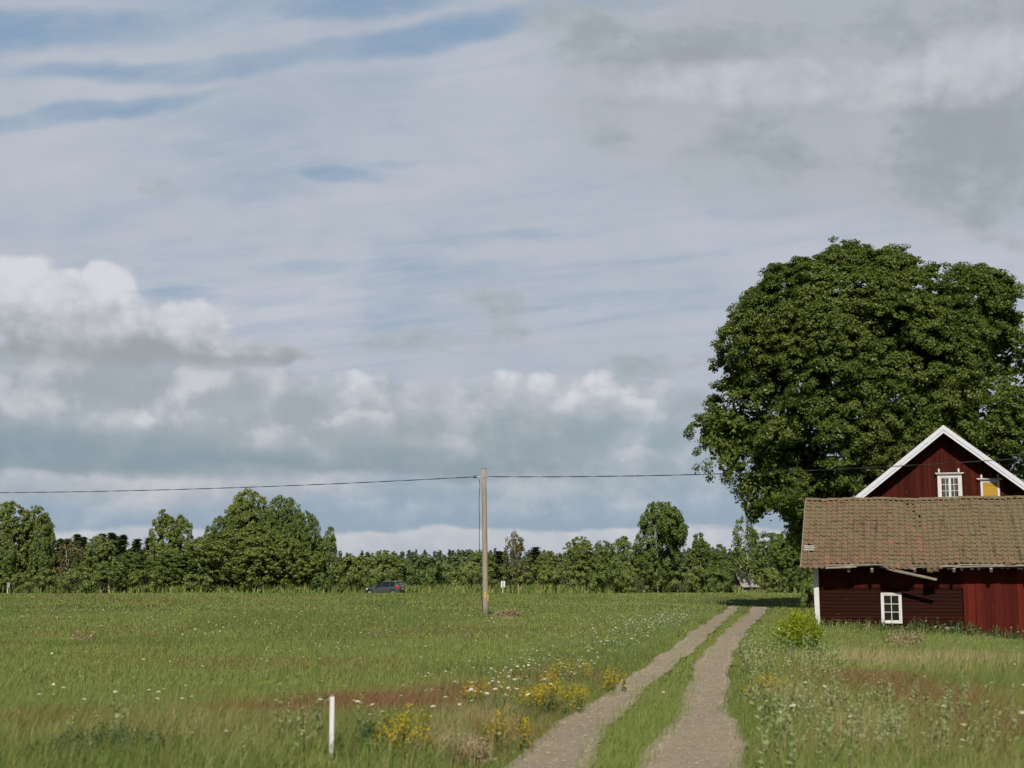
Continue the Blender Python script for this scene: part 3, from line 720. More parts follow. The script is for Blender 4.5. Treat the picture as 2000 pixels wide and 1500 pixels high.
def stand(name, kind, v, px, top, hw, d, label, cat='tree', group='trees along the far road'):
    p = at(px, top, d); z = float(zt(p.x, d)); H = p.z-z; w = hw*d/FPX; h0, w0 = KH[kind]
    place_tree(name, label, cat, KIND[kind][v % len(KIND[kind])], (p.x, d, z), rng.random()*6.28, (w/w0, w/w0, H/h0), group)
ROW = [  # name, kind, variant, px centre, px top, px half width, distance, label
 ('leafy_tree', 'round', 0, 22, 978, 62, 168, 'broad bright green tree cut off by the left edge of the view'),
 ('leafy_tree', 'round', 3, 72, 988, 40, 172, 'bright green tree with a rounded top just right of the leftmost tree'),
 ('birch_tree', 'birch', 0, 86, 1004, 27, 162, 'drooping birch hanging over the right end of the leftmost tree group'),
 ('birch_tree', 'birch', 1, 12, 1040, 26, 161, 'darker birch with a pale stem behind the grey marker board'),
 ('dead_birch', 'thin', 0, 136, 1054, 32, 163, 'sparse brownish birch with bare pale forked trunk, left of the round pale green tree'),
 ('leafy_tree', 'round', 2, 196, 1046, 44, 172, 'pale green domed tree standing in front of the dark spruce tops'),
 ('leafy_tree', 'round', 1, 256, 1078, 46, 164, 'low dark green tree left of the tall pair of pointed trees'),
 ('leafy_tree', 'cone', 0, 322, 996, 40, 166, 'taller of the two pointed green trees left of the great round cluster'),
 ('leafy_tree', 'cone', 1, 358, 1004, 28, 167, 'shorter narrow one of the two pointed green trees left of the great cluster'),
 ('leafy_tree', 'round', 1, 335, 1076, 58, 163, 'wide dark tree filling the foot of the two pointed trees'),
 ('leafy_tree', 'full', 1, 488, 958, 66, 172, 'highest rounded crown of the great tree cluster left of the car'),
 ('leafy_tree', 'full', 0, 552, 968, 56, 170, 'second highest rounded crown, right of the top of the great cluster'),
 ('leafy_tree', 'round', 1, 436, 1008, 48, 168, 'left shoulder tree of the great round cluster'),
 ('leafy_tree', 'full', 1, 490, 1030, 100, 163, 'broad lower tree in front of the great round cluster'),
 ('leafy_tree', 'full', 0, 592, 998, 50, 167, 'dark right shoulder tree of the great round cluster'),
 ('leafy_tree', 'round', 0, 570, 1050, 58, 162, 'lower tree at the right foot of the great round cluster'),
 ('birch_tree', 'slim', 0, 646, 1028, 15, 163, 'slim upright birch at the right end of the great round cluster'),
 ('leafy_tree', 'round', 2, 752, 1074, 42, 182, 'round green tree rising behind the parked hatchback'),
 ('leafy_tree', 'round', 3, 940, 1074, 40, 176, 'olive green tree directly behind the wooden pole'),
 ('birch_tree', 'thin', 0, 1008, 1040, 31, 163, 'sparse rusty brown birch with pale stem just right of the wooden pole'),
 ('leafy_tree', 'round', 0, 1068, 1076, 34, 172, 'low rounded tree right of the rusty birch'),
 ('leafy_tree', 'round', 3, 1132, 1048, 44, 166, 'green tree with an uneven top midway between pole and tall dark birch'),
 ('leafy_tree', 'round', 1, 1178, 1056, 34, 170, 'green tree adjoining the tall dark birch cluster on its left'),
 ('leafy_tree', 'cone', 1, 1216, 1046, 32, 168, 'bright green tree leaning against the left side of the tall dark birch'),
 ('birch_tree', 'bigbirch', 0, 1284, 978, 54, 158, 'tall dark weeping birch, highest tree between the pole and the maple'),
 ('birch_tree', 'slim', 1, 1366, 1042, 21, 166, 'slim pale birch standing alone right of the tall dark birch'),
 ('birch_tree', 'slim', 0, 1404, 1062, 17, 167, 'smaller slim birch between the lone pale birch and the airy birch'),
 ('leafy_tree', 'round', 1, 1386, 1096, 40, 170, 'low green tree below the two slim birches'),
 ('birch_tree', 'thin', 1, 1456, 1010, 36, 160, 'airy birch with bare white trunk in front of the small pale hut'),
 ('birch_tree', 'birch', 1, 1505, 1036, 42, 150, 'drooping green birch left of the old barn roof'),
 ('leafy_tree', 'round', 1, 1556, 1020, 46, 138, 'dark tree half hidden by the left end of the barn roof'),
]
for r_ in ROW: stand(*r_)
SPR = [(118, 1052, 186, 'small spruce top right of the leftmost birch'), (152, 1043, 190, 'dark spruce top above the dead birch'), (163, 1048, 196, 'thinner spruce top beside the one above the dead birch'), (201, 1042, 200, 'spruce top just over the pale green domed tree'),
       (218, 1040, 192, 'tallest dark spruce top right of the domed tree'), (228, 1047, 204, 'narrow spruce between the tallest spruce and its right neighbour'), (241, 1044, 194, 'pointed spruce on the right of the tallest spruce'), (268, 1052, 196, 'lone spruce top between the spruces and the pointed trees'), (291, 1050, 190, 'rightmost spruce top, touching the pointed tree'), (132, 1052, 200, 'spruce top rising left of the dead birch crown'), (1046, 1068, 200, 'small dark spruce between rusty birch and low rounded tree'), (975, 1076, 198, 'small dark spruce left of the rusty birch')]
for i, (px, top, d, lab) in enumerate(SPR): stand('spruce_tree', 'spruce', i, px, top, 60, d, lab, 'spruce', 'spruces behind the roadside trees')
BSH = [(150, 1106, 40, 160, 'dark roadside bush under the dead birch'), (214, 1098, 52, 160, 'bright green bush under the pale green domed tree'), (290, 1110, 40, 160, 'bush at the foot of the pointed trees'), (400, 1112, 44, 160, 'dark bush left of the great cluster foot'), (640, 1112, 36, 160, 'bush below the slim upright birch'),
       (690, 1080, 52, 162, 'large pale green sallow bush left of the hatchback'), (745, 1100, 44, 161, 'green bush directly above the hatchback roof'), (810, 1104, 46, 163, 'dark bush right of the hatchback'), (868, 1104, 44, 164, 'bright bush midway between hatchback and wooden pole'), (918, 1094, 40, 163, 'bush left of the wooden pole'),
       (985, 1104, 40, 162, 'bush behind the white sign'), (1050, 1100, 40, 162, 'bush right of the white sign'), (1110, 1104, 44, 162, 'bush under the uneven topped tree'), (1185, 1098, 44, 160, 'silvery bush left of the tall dark birch foot'), (1250, 1106, 40, 156, 'dark bush at the left foot of the tall dark birch'), (1330, 1104, 40, 158, 'bush at the right foot of the tall dark birch'),
       (1400, 1108, 38, 158, 'bush left of the small pale hut'), (1524, 1104, 40, 146, 'bush right of the small pale hut'), (60, 1112, 40, 159, 'bush right of the grey marker board'), (-20, 1100, 40, 159, 'bush at the left edge of the view')]
for i, (px, top, hw, d, lab) in enumerate(BSH): stand('bush', 'bush', i, px, top, hw, d, lab, 'bush', 'bushes along the far road')
# dark bush behind the barn corner
stand('bush', 'bush', 1, 1590, 1095, 34, 76, 'dark shaded bush behind the white corner board of the barn', 'bush', None)
stand('bush', 'bush', 1, 1582, 1204, 26, 61, 'small dark weed bush by the barn corner behind the yellow green shrub', 'bush', None)

# ---- the far wood: one mass of spruce and broadleaf crowns
def far_wood():
    Vs, Qs = [], []; o = 0
    def get(me):
        v = np.zeros(len(me.vertices)*3, np.float32); me.vertices.foreach_get('co', v); return v.reshape(-1, 3)
    bank = [(get(KIND['spruce'][i][0]), 13) for i in range(2)]+[(get(KIND['bush'][i][0]), 4.2) for i in range(2)]
    # thin the copies
    bank = [(v.reshape(-1, 4, 3)[rng.random(len(v)//4) < (.34 if h > 10 else .30)], h) for v, h in bank]
    for row, (d, n) in enumerate(((262, 90), (300, 110), (345, 150), (400, 170), (230, 60))):
        for k in range(n):
            px = -260+(2200+260)*(k+rng.random())/n; base = 1077 if d > 240 else 1094
            top = base+rng.normal(0, 2.2)+3*math.sin(px*.012)-(8 if px < 300 else 0)-(5 if px > 1300 else 0)
            leafy_ = rng.random() < (.8 if d < 290 else .12)
            p = at(px, top+(7 if leafy_ else 0), d); H = p.z+1.0
            b, h = bank[rng.integers(2, 4)] if leafy_ else bank[rng.integers(0, 2)]
            s = H/h; a = rng.random()*6.28; ws = s*(.85 if leafy_ else 1.9)*rng.uniform(.85, 1.25)
            R_ = np.array([[math.cos(a)*ws, -math.sin(a)*ws, 0], [math.sin(a)*ws, math.cos(a)*ws, 0], [0, 0, s]])
            W_ = b@R_.T; c_ = W_.mean(1, keepdims=True); W_ = c_+(W_-c_)*(1.7 if leafy_ else .9)
            Vs.append((W_+np.array([p.x, d, -1.0])).reshape(-1, 3))
    V = np.concatenate(Vs); Q = np.arange(len(V)).reshape(-1, 4)
    L = material('leaf_far', leafy((.085, .118, .050), (.130, .165, .070), (.092, .124, .052), .2, .02, .01))
    tag(link('far_wood', mesh_of('far_wood', V, [Q], L)), 'dense far wood of spruces and leafy trees closing the horizon', 'wood', None, 'stuff')
far_wood()
# rough grass and low scrub on the verge beyond the road
def verge():
    n = 26000; x = rng.uniform(-75, 55, n); y = rng.uniform(158.5, 166, n)
    mi = np.where(rng.random(n) < .05, 3, np.where(rng.random(n) < .5, 1, 0))
    V, Q, T, M = join([blades(x, y, rng.uniform(.5, 1.5, n), rng.uniform(.1, .2, n), mi)])
    tag(link('roadside_grass', mesh_of('roadside_grass', V, [Q, T], M_GRASS, M)), 'tall rough grass growing under the trees beyond the road', 'grass', None, 'stuff')
verge()

# ================================================================== buildings
rng = np.random.default_rng(2024)
def m_redboard(c1, c2, c3, axis, peel=0.0):
    """falu-red boards: tone by board, streaks along the grain, worn spots"""
    def fn():
        p = opos(); i = island(); sc = (1.2, 1.2, 22) if axis == 'h' else (26, 26, 1.0)
        g = noise(vmul(p, sc), 1.6, 5, .65); b = noise(p, 1.1, 4, .6)
        col = mix(i, c1, c2); col = mix(g.step(.45, .75)*.7, col, c3); col = mix(b.step(.55, .8)*.5, col, tuple(v*.45 for v in c1))
        if peel:
            w = noise(vmul(p, (2.2, 2.2, 16) if axis == 'h' else (16, 16, 1.4)), 1.0, 4, .6)
            col = mix(w.step(.70, .76)*peel, col, (.36, .17, .08))
        return pbr(col, .9, .1, g, .7, .01)
    return fn
M_LOG = material('dark_red_boards', m_redboard((.022, .0068, .0042), (.037, .0095, .0058), (.013, .0050, .0036), 'h', .9))
M_RED = material('bright_red_planks', m_redboard((.066, .0115, .0075), (.142, .021, .0125), (.040, .010, .0075), 'v', .3))
M_FRIEZE = material('frieze_shaded_red_boards', m_redboard((.034, .0068, .005), (.075, .0125, .008), (.020, .006, .005), 'v', .3))  # eave shade is put into the colour: red darkened to deepen it
M_GABLE = material('gable_red_boards', m_redboard((.046, .0095, .006), (.096, .017, .010), (.027, .0105, .0075), 'v', .6))
def m_white():
    p = opos(); g = noise(vmul(p, (14, 14, 2.2)), 1.3, 5, .65)
    col = mix(noise(p, 2.3, 4, .6).step(.4, .8), (.74, .72, .69), (.64, .61, .57)); col = mix(g.step(.60, .72)*.8, col, (.33, .28, .22))
    return pbr(col, .7, .25, g, .3, .005)
M_WHITE = material('white_paint', m_white)
def m_white2():
    p = opos(); return pbr(mix(noise(p, 1.5, 4, .6), (.74, .75, .79), (.66, .67, .72)), .65, .25)
M_BARGE = material('white_bargeboard_paint', m_white2)
def m_grey():
    p = opos(); g = noise(vmul(p, (3, 14, 14)), 1.6, 5, .65); return pbr(mix(g.step(.3, .75), (.36, .32, .25), (.17, .145, .115)), .9, .1, g, .6, .01)
M_OLDWOOD = material('weathered_wood', m_grey)
def m_glass():
    p = opos(); n = noise(p, 1.4, 2, .5); return pbr(mix(n, (.010, .011, .010), (.022, .024, .022)), .08, .5)
M_PANE = material('window_glass', m_glass)
def m_pane_grey():
    p = opos(); return pbr(mix(noise(p, 2, 3, .5).step(.4, .6), (.075, .085, .075), (.12, .13, .115)), .15, .5)  # mottled grey glass, paler than the barn panes
M_PANE2 = material('grey_window_glass', m_pane_grey)
def m_yellow():
    p = opos(); i = island(); g = noise(vmul(p, (2, 2, 18)), 1.5, 4, .6); return pbr(mix(g, mix(i, (.50, .30, .034), (.58, .37, .05)), (.42, .23, .03)), .75, .2, g, .4, .006)
M_YELLOW = material('yellow_boards', m_yellow)
def m_card():
    p = opos(); return pbr(mix(noise(p, 2, 3, .5), (.36, .21, .10), (.28, .16, .075)), .85, .1)
M_CARD = material('brown_board', m_card)
M_DARK = material('dark_interior', lambda: pbr((.012, .010, .008), .9, .05))
TW, TH_ = .215, .285                                   # tile width and course height
def m_tiles():
    p = opos(); x, y, z = sep(p)
    u = (x*(1/TW)).op('FLOOR'); v = (y*(1/TH_)).op('FLOOR')
    w = S.nt.nodes.new('ShaderNodeTexWhiteNoise'); w.noise_dimensions = '2D'; put(w.inputs['Vector'], vec(u, v)); r = S(w.outputs['Value'])
    col_r = S.nt.nodes.new('ShaderNodeTexWhiteNoise'); col_r.noise_dimensions = '1D'; put(col_r.inputs['W'], u); rc = S(col_r.outputs['Value'])
    big = noise(p, .42, 4, .6); mid = noise(p, 2.6, 5, .65); fine = noise(p, 26, 4, .7); st = noise(vmul(p, (4.5, .5, 1)), 1.0, 3, .6)
    clay = mix(r, (.200, .128, .082), (.155, .110, .074)); clay = mix((r*7.7).op('FRACT').step(.86, .95), clay, (.26, .130, .082))
    moss = mix(mid, (.155, .126, .070), (.205, .166, .096))
    left = (x-3.2)*(1/5.0)                             # the moss is thickest towards the middle and the ridge
    m_ = (big*1.5+mid*.8+left.clamp()*.30+(y*.07)-.78-st*.10+(r-.5)*.25+(rc-.5)*.18)
    col = mix(m_.step(.22, .75)*.9, clay, moss)
    col = mix(st.step(.54, .70)*.65, col, (.070, .054, .038))
    col = mix(fine.step(.58, .74)*.5, col, (.070, .060, .045)); col = mix(noise(p, 5, 3, .6).step(.66, .71)*.8, col, (.05, .035, .025))
    col = mix(voro(p, 3.2).step(.07, .05)*(r-.6).step(0, .1), col, (.45, .42, .36))
    return pbr(col, .92, .12, fine+mid*.6, .7, .012)
M_TILE = material('clay_pantiles', m_tiles)
def tile_sheet(L, rows, skip=lambda i, j: False, sag=lambda x, t: 0.0, k=6):
    """pantiles lying in the x,y plane (y up the slope from the eave), z out of the roof"""
    mb = MB(); cols = int(round(L/TW)); prof = np.linspace(0, 1, k+1)
    hz = .030*np.cos((prof-.28)*2*np.pi)+.012*np.cos((prof-.28)*4*np.pi)
    for j in range(rows):
        for i in range(cols):
            if skip(i, j): continue
            dz = rng.normal(0, .006); dy = rng.normal(0, .010); tw = rng.normal(0, .010)
            x = (i+prof)*TW; y0 = j*TH_-.055+dy; y1 = (j+1)*TH_+.01+dy
            za = hz+.040+dz+tw*prof; zb = hz+.002+dz*.4
            bot = np.column_stack([x, np.full(k+1, y0)+tw*2*prof, za+[sag(q, y0) for q in x]]); top = np.column_stack([x, np.full(k+1, y1), zb+[sag(q, y1) for q in x]])
            und = bot.copy(); und[:, 2] -= .022; und[:, 1] += .004
            n = k+1; a = np.arange(k)
            q = np.concatenate([np.stack([a, a+1, n+a+1, n+a], 1), np.stack([2*n+a, 2*n+a+1, a+1, a], 1)])
            mb.add(np.vstack([bot, top, und]), q)
    return mb

def window(parent, x0, x1, z0, z1, y, cols, rows, casing=.09, glass=M_PANE, frame=M_WHITE, boards=None, cas_mat=None, split=None):
    """casing > sash bars and panes; y is the wall face, the viewer is at -y"""
    mb = MB(); c = casing
    mb.box(x0, x0+c, y-.045, y, z0, z1, .002); mb.box(x1-c, x1, y-.045, y, z0, z1, .002)
    mb.box(x0+c, x1-c, y-.042, y, z1-c, z1, .002); mb.box(x0+c, x1-c, y-.048, y, z0, z0+c*.8, .002)
    w = mb.build('window', frame, parent)
    a, b, lo, hi = x0+c, x1-c, z0+c*.8, z1-c; f = .038
    mb = MB(); mb.box(a, a+f, y-.028, y+.02, lo, hi); mb.box(b-f, b, y-.028, y+.02, lo, hi); mb.box(a+f, b-f, y-.027, y+.02, hi-f, hi); mb.box(a+f, b-f, y-.027, y+.02, lo, lo+f*1.4)
    bars = [a+f+(b-a-2*f)*i/cols for i in range(1, cols)]
    for i, q in enumerate(bars):
        t = .05 if split and (i+1) == split else .012
        mb.box(q-t, q+t, y-.024, y+.015, lo+f*1.4, hi-f)
    for j in range(1, rows):
        q = lo+f*1.4+(hi-lo-f*2.4)*j/rows; mb.box(a+f, b-f, y-.021, y+.012, q-.011, q+.011)
    mb.build('frame', frame, w)
    MB().box(a+f, b-f, y+.004, y+.012, lo+f, hi-f).build('pane', glass, w)
    return w

# ------------------------------------------------------------------ the old barn
barn = thing('barn', 'old dark red barn with mossy sagging tile roof beside the wheel tracks', 'barn', BARN[0], -BARN[1])
BL, BD, XS = 14.2, 7.0, 5.27
SL = R(32.9); EO = .78; EZ = 2.24+.30; RZ = EZ+(3.5+EO)*math.tan(SL)       # eave and ridge heights above the sill
zroof = lambda n: EZ+(n+EO)*math.tan(SL)
mb = MB(); z = .10; hh = 0
while z < 1.98:                                        # horizontal boards of the left half
    h = rng.uniform(.115, .155); xs_ = [0.04]+sorted(rng.uniform(.6, XS-.4, rng.integers(0, 3)).tolist())+[XS-.03]
    for a, b in zip(xs_[:-1], xs_[1:]):
        o = rng.normal(0, .004)
        mb.hexa([(a, -.028+o, z), (b-.006, -.028+o, z), (b-.006, .05, z), (a, .05, z), (a, -.004+o, z+h-.008), (b-.006, -.004+o, z+h-.008), (b-.006, .05, z+h-.008), (a, .05, z+h-.008)])
    z += h
mb.box(.02, XS, -.06, .05, -.45, .085, .004)
mb.box(0.02, XS, .051, .12, -.4, 2.9)
mb.box(0, .06, .13, BD, -.5, 2.9); mb.box(BL-.06, BL, .13, BD, -.5, 2.9); mb.box(.07, BL-.07, BD-.06, BD, -.5, 2.9)
mb.add([(0.03, .14, 2.9), (0.03, BD-.07, 2.9), (0.03, 3.5, RZ-.35)], (), [(0, 2, 1)]); mb.add([(BL-.03, .14, 2.9), (BL-.03, BD-.07, 2.9), (BL-.03, 3.5, RZ-.35)], (), [(0, 1, 2)])
mb.build('wall', M_LOG, barn)
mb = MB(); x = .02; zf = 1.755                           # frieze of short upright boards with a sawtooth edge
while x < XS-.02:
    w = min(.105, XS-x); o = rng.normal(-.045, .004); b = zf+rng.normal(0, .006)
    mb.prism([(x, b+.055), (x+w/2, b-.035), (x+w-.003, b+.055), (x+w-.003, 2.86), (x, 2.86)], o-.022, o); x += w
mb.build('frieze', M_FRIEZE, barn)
mb = MB(); x = XS
while x < BL:                                          # upright planks of the right half
    w = rng.uniform(.13, .19); o = rng.normal(-.055, .010); x1 = min(x+w, BL)
    mb.box(x, x1-.007, o-.025, o+.03, -.5+rng.normal(0, .03), 2.86, .003)
    if rng.random() < .55: mb.box(x1-.028, x1+.018, o-.050, o-.027, -.45+rng.normal(0, .04), 2.82, .002)
    x = x1
mb.box(XS+.01, BL-.07, .02, .12, -.4, 2.86)
mb.build('plank_wall', M_RED, barn)
mb = MB(); mb.hexa([(-.15, -.075, -.35), (.02, -.075, -.35), (.02, .09, -.35), (-.15, .09, -.35), (-.205, -.085, 2.62), (-.01, -.085, 2.62), (-.01, .09, 2.62), (-.205, .09, 2.62)])
mb.build('corner_board', M_WHITE, barn)
window(barn, 2.28, 3.04, .45, 1.59, -.03, 2, 3, .075)
# roof: tiles on battens on rafters; the eave has lost tiles and boards
XR0 = -.63; rows = 18; LR_ = BL+1.25
def sag(x, t): return -.045*math.sin(max(0, min(1, (x-1.0)/9))*math.pi)*(.4+.6*t/5)-.02*math.sin(x*1.7+.4)-.012*math.sin(x*3.9+t)
def skip(i, j):
    x = i*TW+XR0
    if j == 0 and (.35 < x < 2.35 or x > 3.45) and not (3.95 < x < 4.35): return True
    if j in (4, 5) and i == 1: return True
    return False
roof = link('roof', tile_sheet(LR_, rows, skip, sag).mesh('roof', M_TILE, True), barn, (XR0, -EO, EZ)); roof.rotation_euler = (SL, 0, 0)
cs, sn = math.cos(SL), math.sin(SL)
back = MB(); ns = 60
for i in range(ns):                                    # far slope, unseen, with its own tile waves
    pass
b2 = link('roof', tile_sheet(LR_, rows, k=3).mesh('roof_back', M_TILE, True), barn, (XR0+LR_, 2*3.5+EO, EZ)); b2.rotation_euler = (SL, 0, math.pi)
mb = MB()
xs_ = np.arange(XR0, XR0+LR_, .30)
for i, x in enumerate(xs_):                            # ridge tiles
    zz = RZ+.045+sag(x-XR0, 5.2)*.9+rng.normal(0, .008); th = np.linspace(0, np.pi, 7); r = .105
    P0 = np.column_stack([np.full(7, x), 3.5+r*1.15*np.cos(th), zz-.045+r*np.sin(th)]); P1 = P0.copy(); P1[:, 0] += .33; P1[:, 2] += rng.normal(-.012, .004)
    a = np.arange(6); mb.add(np.vstack([P0, P1]), np.stack([a, a+7, a+8, a+1], 1))
mb.build('ridge_tile', M_TILE, barn, True)
deck = MB()
for s_ in (1, -1):
    y0, y1 = (-EO+.10, 3.5) if s_ > 0 else (7+EO-.1, 3.5)
    za, zb = zroof(-EO+.10)-.085, RZ-.085
    deck.hexa([(XR0+.06, y0, za-.02), (XR0+LR_-.06, y0, za-.02), (XR0+LR_-.06, y1, zb-.02), (XR0+.06, y1, zb-.02), (XR0+.06, y0, za), (XR0+LR_-.06, y0, za), (XR0+LR_-.06, y1, zb), (XR0+.06, y1, zb)])
deck.build('roof_deck', M_DARK, barn)
mb = MB()                                              # verge board on the left rake
mb.beam((XR0+.01, -EO-.02, EZ-.06), (XR0+.01, 3.5, RZ-.03), .03, .13); mb.beam((XR0+.01, 7+EO, EZ-.06), (XR0+.01, 3.5, RZ-.03), .03, .13)
mb.build('verge_board', M_OLDWOOD, barn)
for i, x in enumerate((1.15, 2.0, 3.55, 4.95, 6.25, 7.55, 8.8, 10.1, 11.4)):
    MB().beam((x, -EO+.06, zroof(-EO+.06)-.17), (x, .25, zroof(.25)-.17), .10, .13, j=.004).build('rafter_end', M_OLDWOOD, barn)
mb = MB()                                              # bare battens and splintered eave boards
y_, z_ = -EO+TH_*cs*.85, EZ+TH_*sn*.85
for a, b, d in ((.30, 1.35, .00), (1.2, 2.4, .03), (3.4, 5.2, -.01), (5.1, 7.3, .01), (7.2, 9.4, -.02), (9.3, 11.6, 0), (11.5, 14.4, .01)):
    MB().beam((a, y_-.02, z_-.045+d), (b, y_-.02, z_-.06+d+rng.normal(0, .02)), .05, .045, j=.004).build('batten', M_OLDWOOD, barn)
for a, b, d in ((.35, 2.35, -.03), (3.45, 5.0, -.02), (5.0, 8.0, -.015), (8, 11, -.01), (11, 14.3, -.02)):
    MB().beam((a, y_-.075, z_-.115+d), (b, y_-.07, z_-.09+d+rng.normal(0, .02)), .09, .03, j=.008).build('eave_plank', M_OLDWOOD, barn)
for a, b, w, h in (((.33, -EO-.02, EZ-.03), (1.45, -EO-.03, EZ+.02), .06, .055), ((.40, -EO, EZ-.0), (2.30, -EO+.02, EZ+.10), .07, .03), ((.30, -EO+.05, EZ-.06), (1.25, -EO+.0, EZ-.03), .08, .03)): MB().beam(a, b, w, h, j=.01).build('broken_plank', M_OLDWOOD, barn)
for k in range(3): MB().beam((XR0+.10, -EO+(4.25+.5*k)*TH_*cs, EZ+(4.25+.5*k)*TH_*sn+.02), (XR0+.50, -EO+(4.25+.5*k)*TH_*cs, EZ+(4.25+.5*k)*TH_*sn+.02), .05, .03).build('batten', M_WHITE, barn)
# flaking whitewashed board under the broken eave
mb = MB(); x = 3.5; L_ = []
while x < 14:
    w = rng.uniform(.04, .14); b_ = z_-.155-rng.uniform(0, .075)*(rng.random() < .6); L_ += [(x, y_-.03, b_), (x+w, y_-.03, b_+rng.normal(0, .012))]; x += w
U_ = [(q[0], q[1], z_-.10+.012*math.sin(q[0]*3)) for q in L_]; n_ = len(L_)
mb.add(L_+U_, [(i, i+1, n_+i+1, n_+i) for i in range(n_-1)]); mb.build('eave_board', M_WHITE, barn)
# tiles that slipped
def slipped(x, y, z, tilt, roll, n=2):
    o = tile_sheet(TW*n, 1); V = np.concatenate(o.v); V[:, 2] *= .8
    M_ = Matrix.Translation((x, y, z)) @ Matrix.Rotation(roll, 4, 'Y') @ Matrix.Rotation(tilt, 4, 'X')
    V = np.array([tuple(M_ @ Vector(v)) for v in V]); MB().add(V, np.concatenate(o.q)).build('slipped_tile', M_TILE, barn, True)
slipped(3.97, -EO-.055, EZ-.15, R(62), R(-2)); slipped(6.75, -EO+.16, EZ+.05, R(30), R(-16)); slipped(9.0, -EO+.12, EZ+.06, R(32), R(8), 1); slipped(2.42, -EO-.03, EZ-.03, R(36), R(2), 5)
lp = MB(); lp.beam((2.55, -EO-.03, EZ-.05), (4.33, -EO-.10, EZ-.46), .035, .085, j=.006); lp.beam((2.75, -EO-.07, EZ-.13), (4.28, -EO-.13, EZ-.48), .03, .035, j=.006)
lo_ = lp.build('loose_plank', M_OLDWOOD); lo_.location = BARN[0]; lo_.rotation_euler = (0, 0, -BARN[1])
tag(lo_, 'grey broken plank dangling from the barn eave above the small window', 'plank')
gb = MB().hexa([(4.52, -.30, -.28), (4.92, -.30, -.28), (4.92, -.26, -.28), (4.52, -.26, -.28), (4.53, -.115, .34), (4.925, -.115, .33), (4.925, -.075, .33), (4.53, -.075, .34)]).build('wooden_board', M_OLDWOOD)
gb.location = BARN[0]; gb.rotation_euler = (0, 0, -BARN[1]); tag(gb, 'small square grey board leaning on the barn wall right of the window', 'board')

# ------------------------------------------------------------------ the gabled house behind
house = thing('house', 'red wooden house with white bargeboards rising behind the barn', 'house', HOUSE[0], -HOUSE[1])
HP = math.atan(.798); HR = 8.60+.25; HW = 5.0; HD = 12.0; OV = .62      # pitch, ridge height, half width, depth, gable overhang
zh = lambda u: HR-.22-abs(u)*math.tan(HP)
mb = MB(); u = -HW+.0
while u < HW:
    w = rng.uniform(.13, .18); u1 = min(u+w, HW); o = rng.normal(0, .003)
    mb.add([(u, -.02+o, 3.2), (u1-.008, -.02+o, 3.2), (u1-.008, .04, 3.2), (u, .04, 3.2), (u, -.02+o, zh(u)), (u1-.008, -.02+o, zh(u1)), (u1-.008, .04, zh(u1)), (u, .04, zh(u))], [(0, 1, 5, 4), (1, 2, 6, 5), (3, 0, 4, 7)])
    if rng.random() < .8: mb.box(u1-.028, u1+.020, -.046, -.022, 3.2, min(zh(u1-.028), zh(u1+.02))-.01, .0015)
    u = u1
u = -HW
while u < HW:
    w = rng.uniform(.15, .2); u1 = min(u+w, HW); o = rng.normal(-.03, .003); mb.box(u, u1-.008, o, o+.05, -.3, 3.19); u = u1
mb.box(-HW, -HW+.1, .06, HD, -.3, zh(HW)); mb.box(HW-.1, HW, .06, HD, -.3, zh(HW)); mb.box(-HW+.11, HW-.11, HD-.1, HD, -.3, zh(HW))
mb.add([(-HW, HD-.05, zh(HW)), (HW, HD-.05, zh(HW)), (0, HD-.05, HR-.3)], (), [(1, 0, 2)]); mb.add([(-HW, .07, -.3), (HW, .07, -.3), (HW, .07, zh(HW)), (-HW, .07, zh(HW)), (0, .07, HR-.25)], [(0, 1, 2, 3)], [(3, 2, 4)])
mb.build('wall', M_GABLE, house)
ex = HW+.55; mb = MB(); ez = HR-ex*math.tan(HP)
for s_ in (-1, 1):                                     # roof slabs
    P = [(s_*ex, -OV+.02, ez-.12), (0, -OV+.02, HR-.12), (0, HD+.5, HR-.12), (s_*ex, HD+.5, ez-.12)]
    T_ = [(x, y, z+.085) for x, y, z in P]
    if s_ < 0: mb.hexa([P[0], P[1], P[2], P[3], *T_])
    else: mb.hexa([P[1], P[0], P[3], P[2], T_[1], T_[0], T_[3], T_[2]])
mb.build('roof_deck', M_LOG, house)
sl = math.hypot(ex, HR-ez); nr = int(sl/TH_)
for s_, rz, lx in ((1, math.pi/2, -OV), (-1, -math.pi/2, HD+.5)):
    r2 = link('roof', tile_sheet(HD+.5+OV-.1, nr, k=3).mesh('roof', M_TILE, True), house, (ex if s_ > 0 else -ex, lx, ez-.02)); r2.rotation_euler = (HP, 0, rz)
for s_ in (-1, 1):                                     # the double white bargeboards
    mb = MB()
    for off, hgt, yy in ((0.0, .170, -OV-.03), (-.181, .100, -OV-.012)):
        dz = hgt/math.cos(HP); zt_ = HR+.03+off/math.cos(HP)
        a, b = (0, zt_), (s_*(ex+.02), zt_-(ex+.02)*math.tan(HP))
        P = [(a[0], a[1]-dz), (b[0], b[1]-dz), (b[0], b[1]), (a[0], a[1])]
        if s_ < 0: P = [P[1], P[0], P[3], P[2]]
        mb.prism(P, yy-.03, yy)
    mb.build('bargeboard', M_BARGE, house)
def header(par, x0, x1, z, fin):
    mb = MB(); mb.hexa([(x0+.05, -.13, z), (x1-.05, -.13, z), (x1-.05, -.02, z), (x0+.05, -.02, z), (x0, -.16, z+.05), (x1, -.16, z+.05), (x1, -.02, z+.09), (x0, -.02, z+.09)])
    for q in fin:
        mb.box(q-.035, q+.035, -.10, -.05, z+.085, z+.17); mb.prism([(q-.055, z+.20), (q-.02, z+.165), (q+.02, z+.165), (q+.055, z+.20), (q, z+.29)], -.10, -.05)
    return mb.build('header', M_WHITE, par)
zw = 6.68
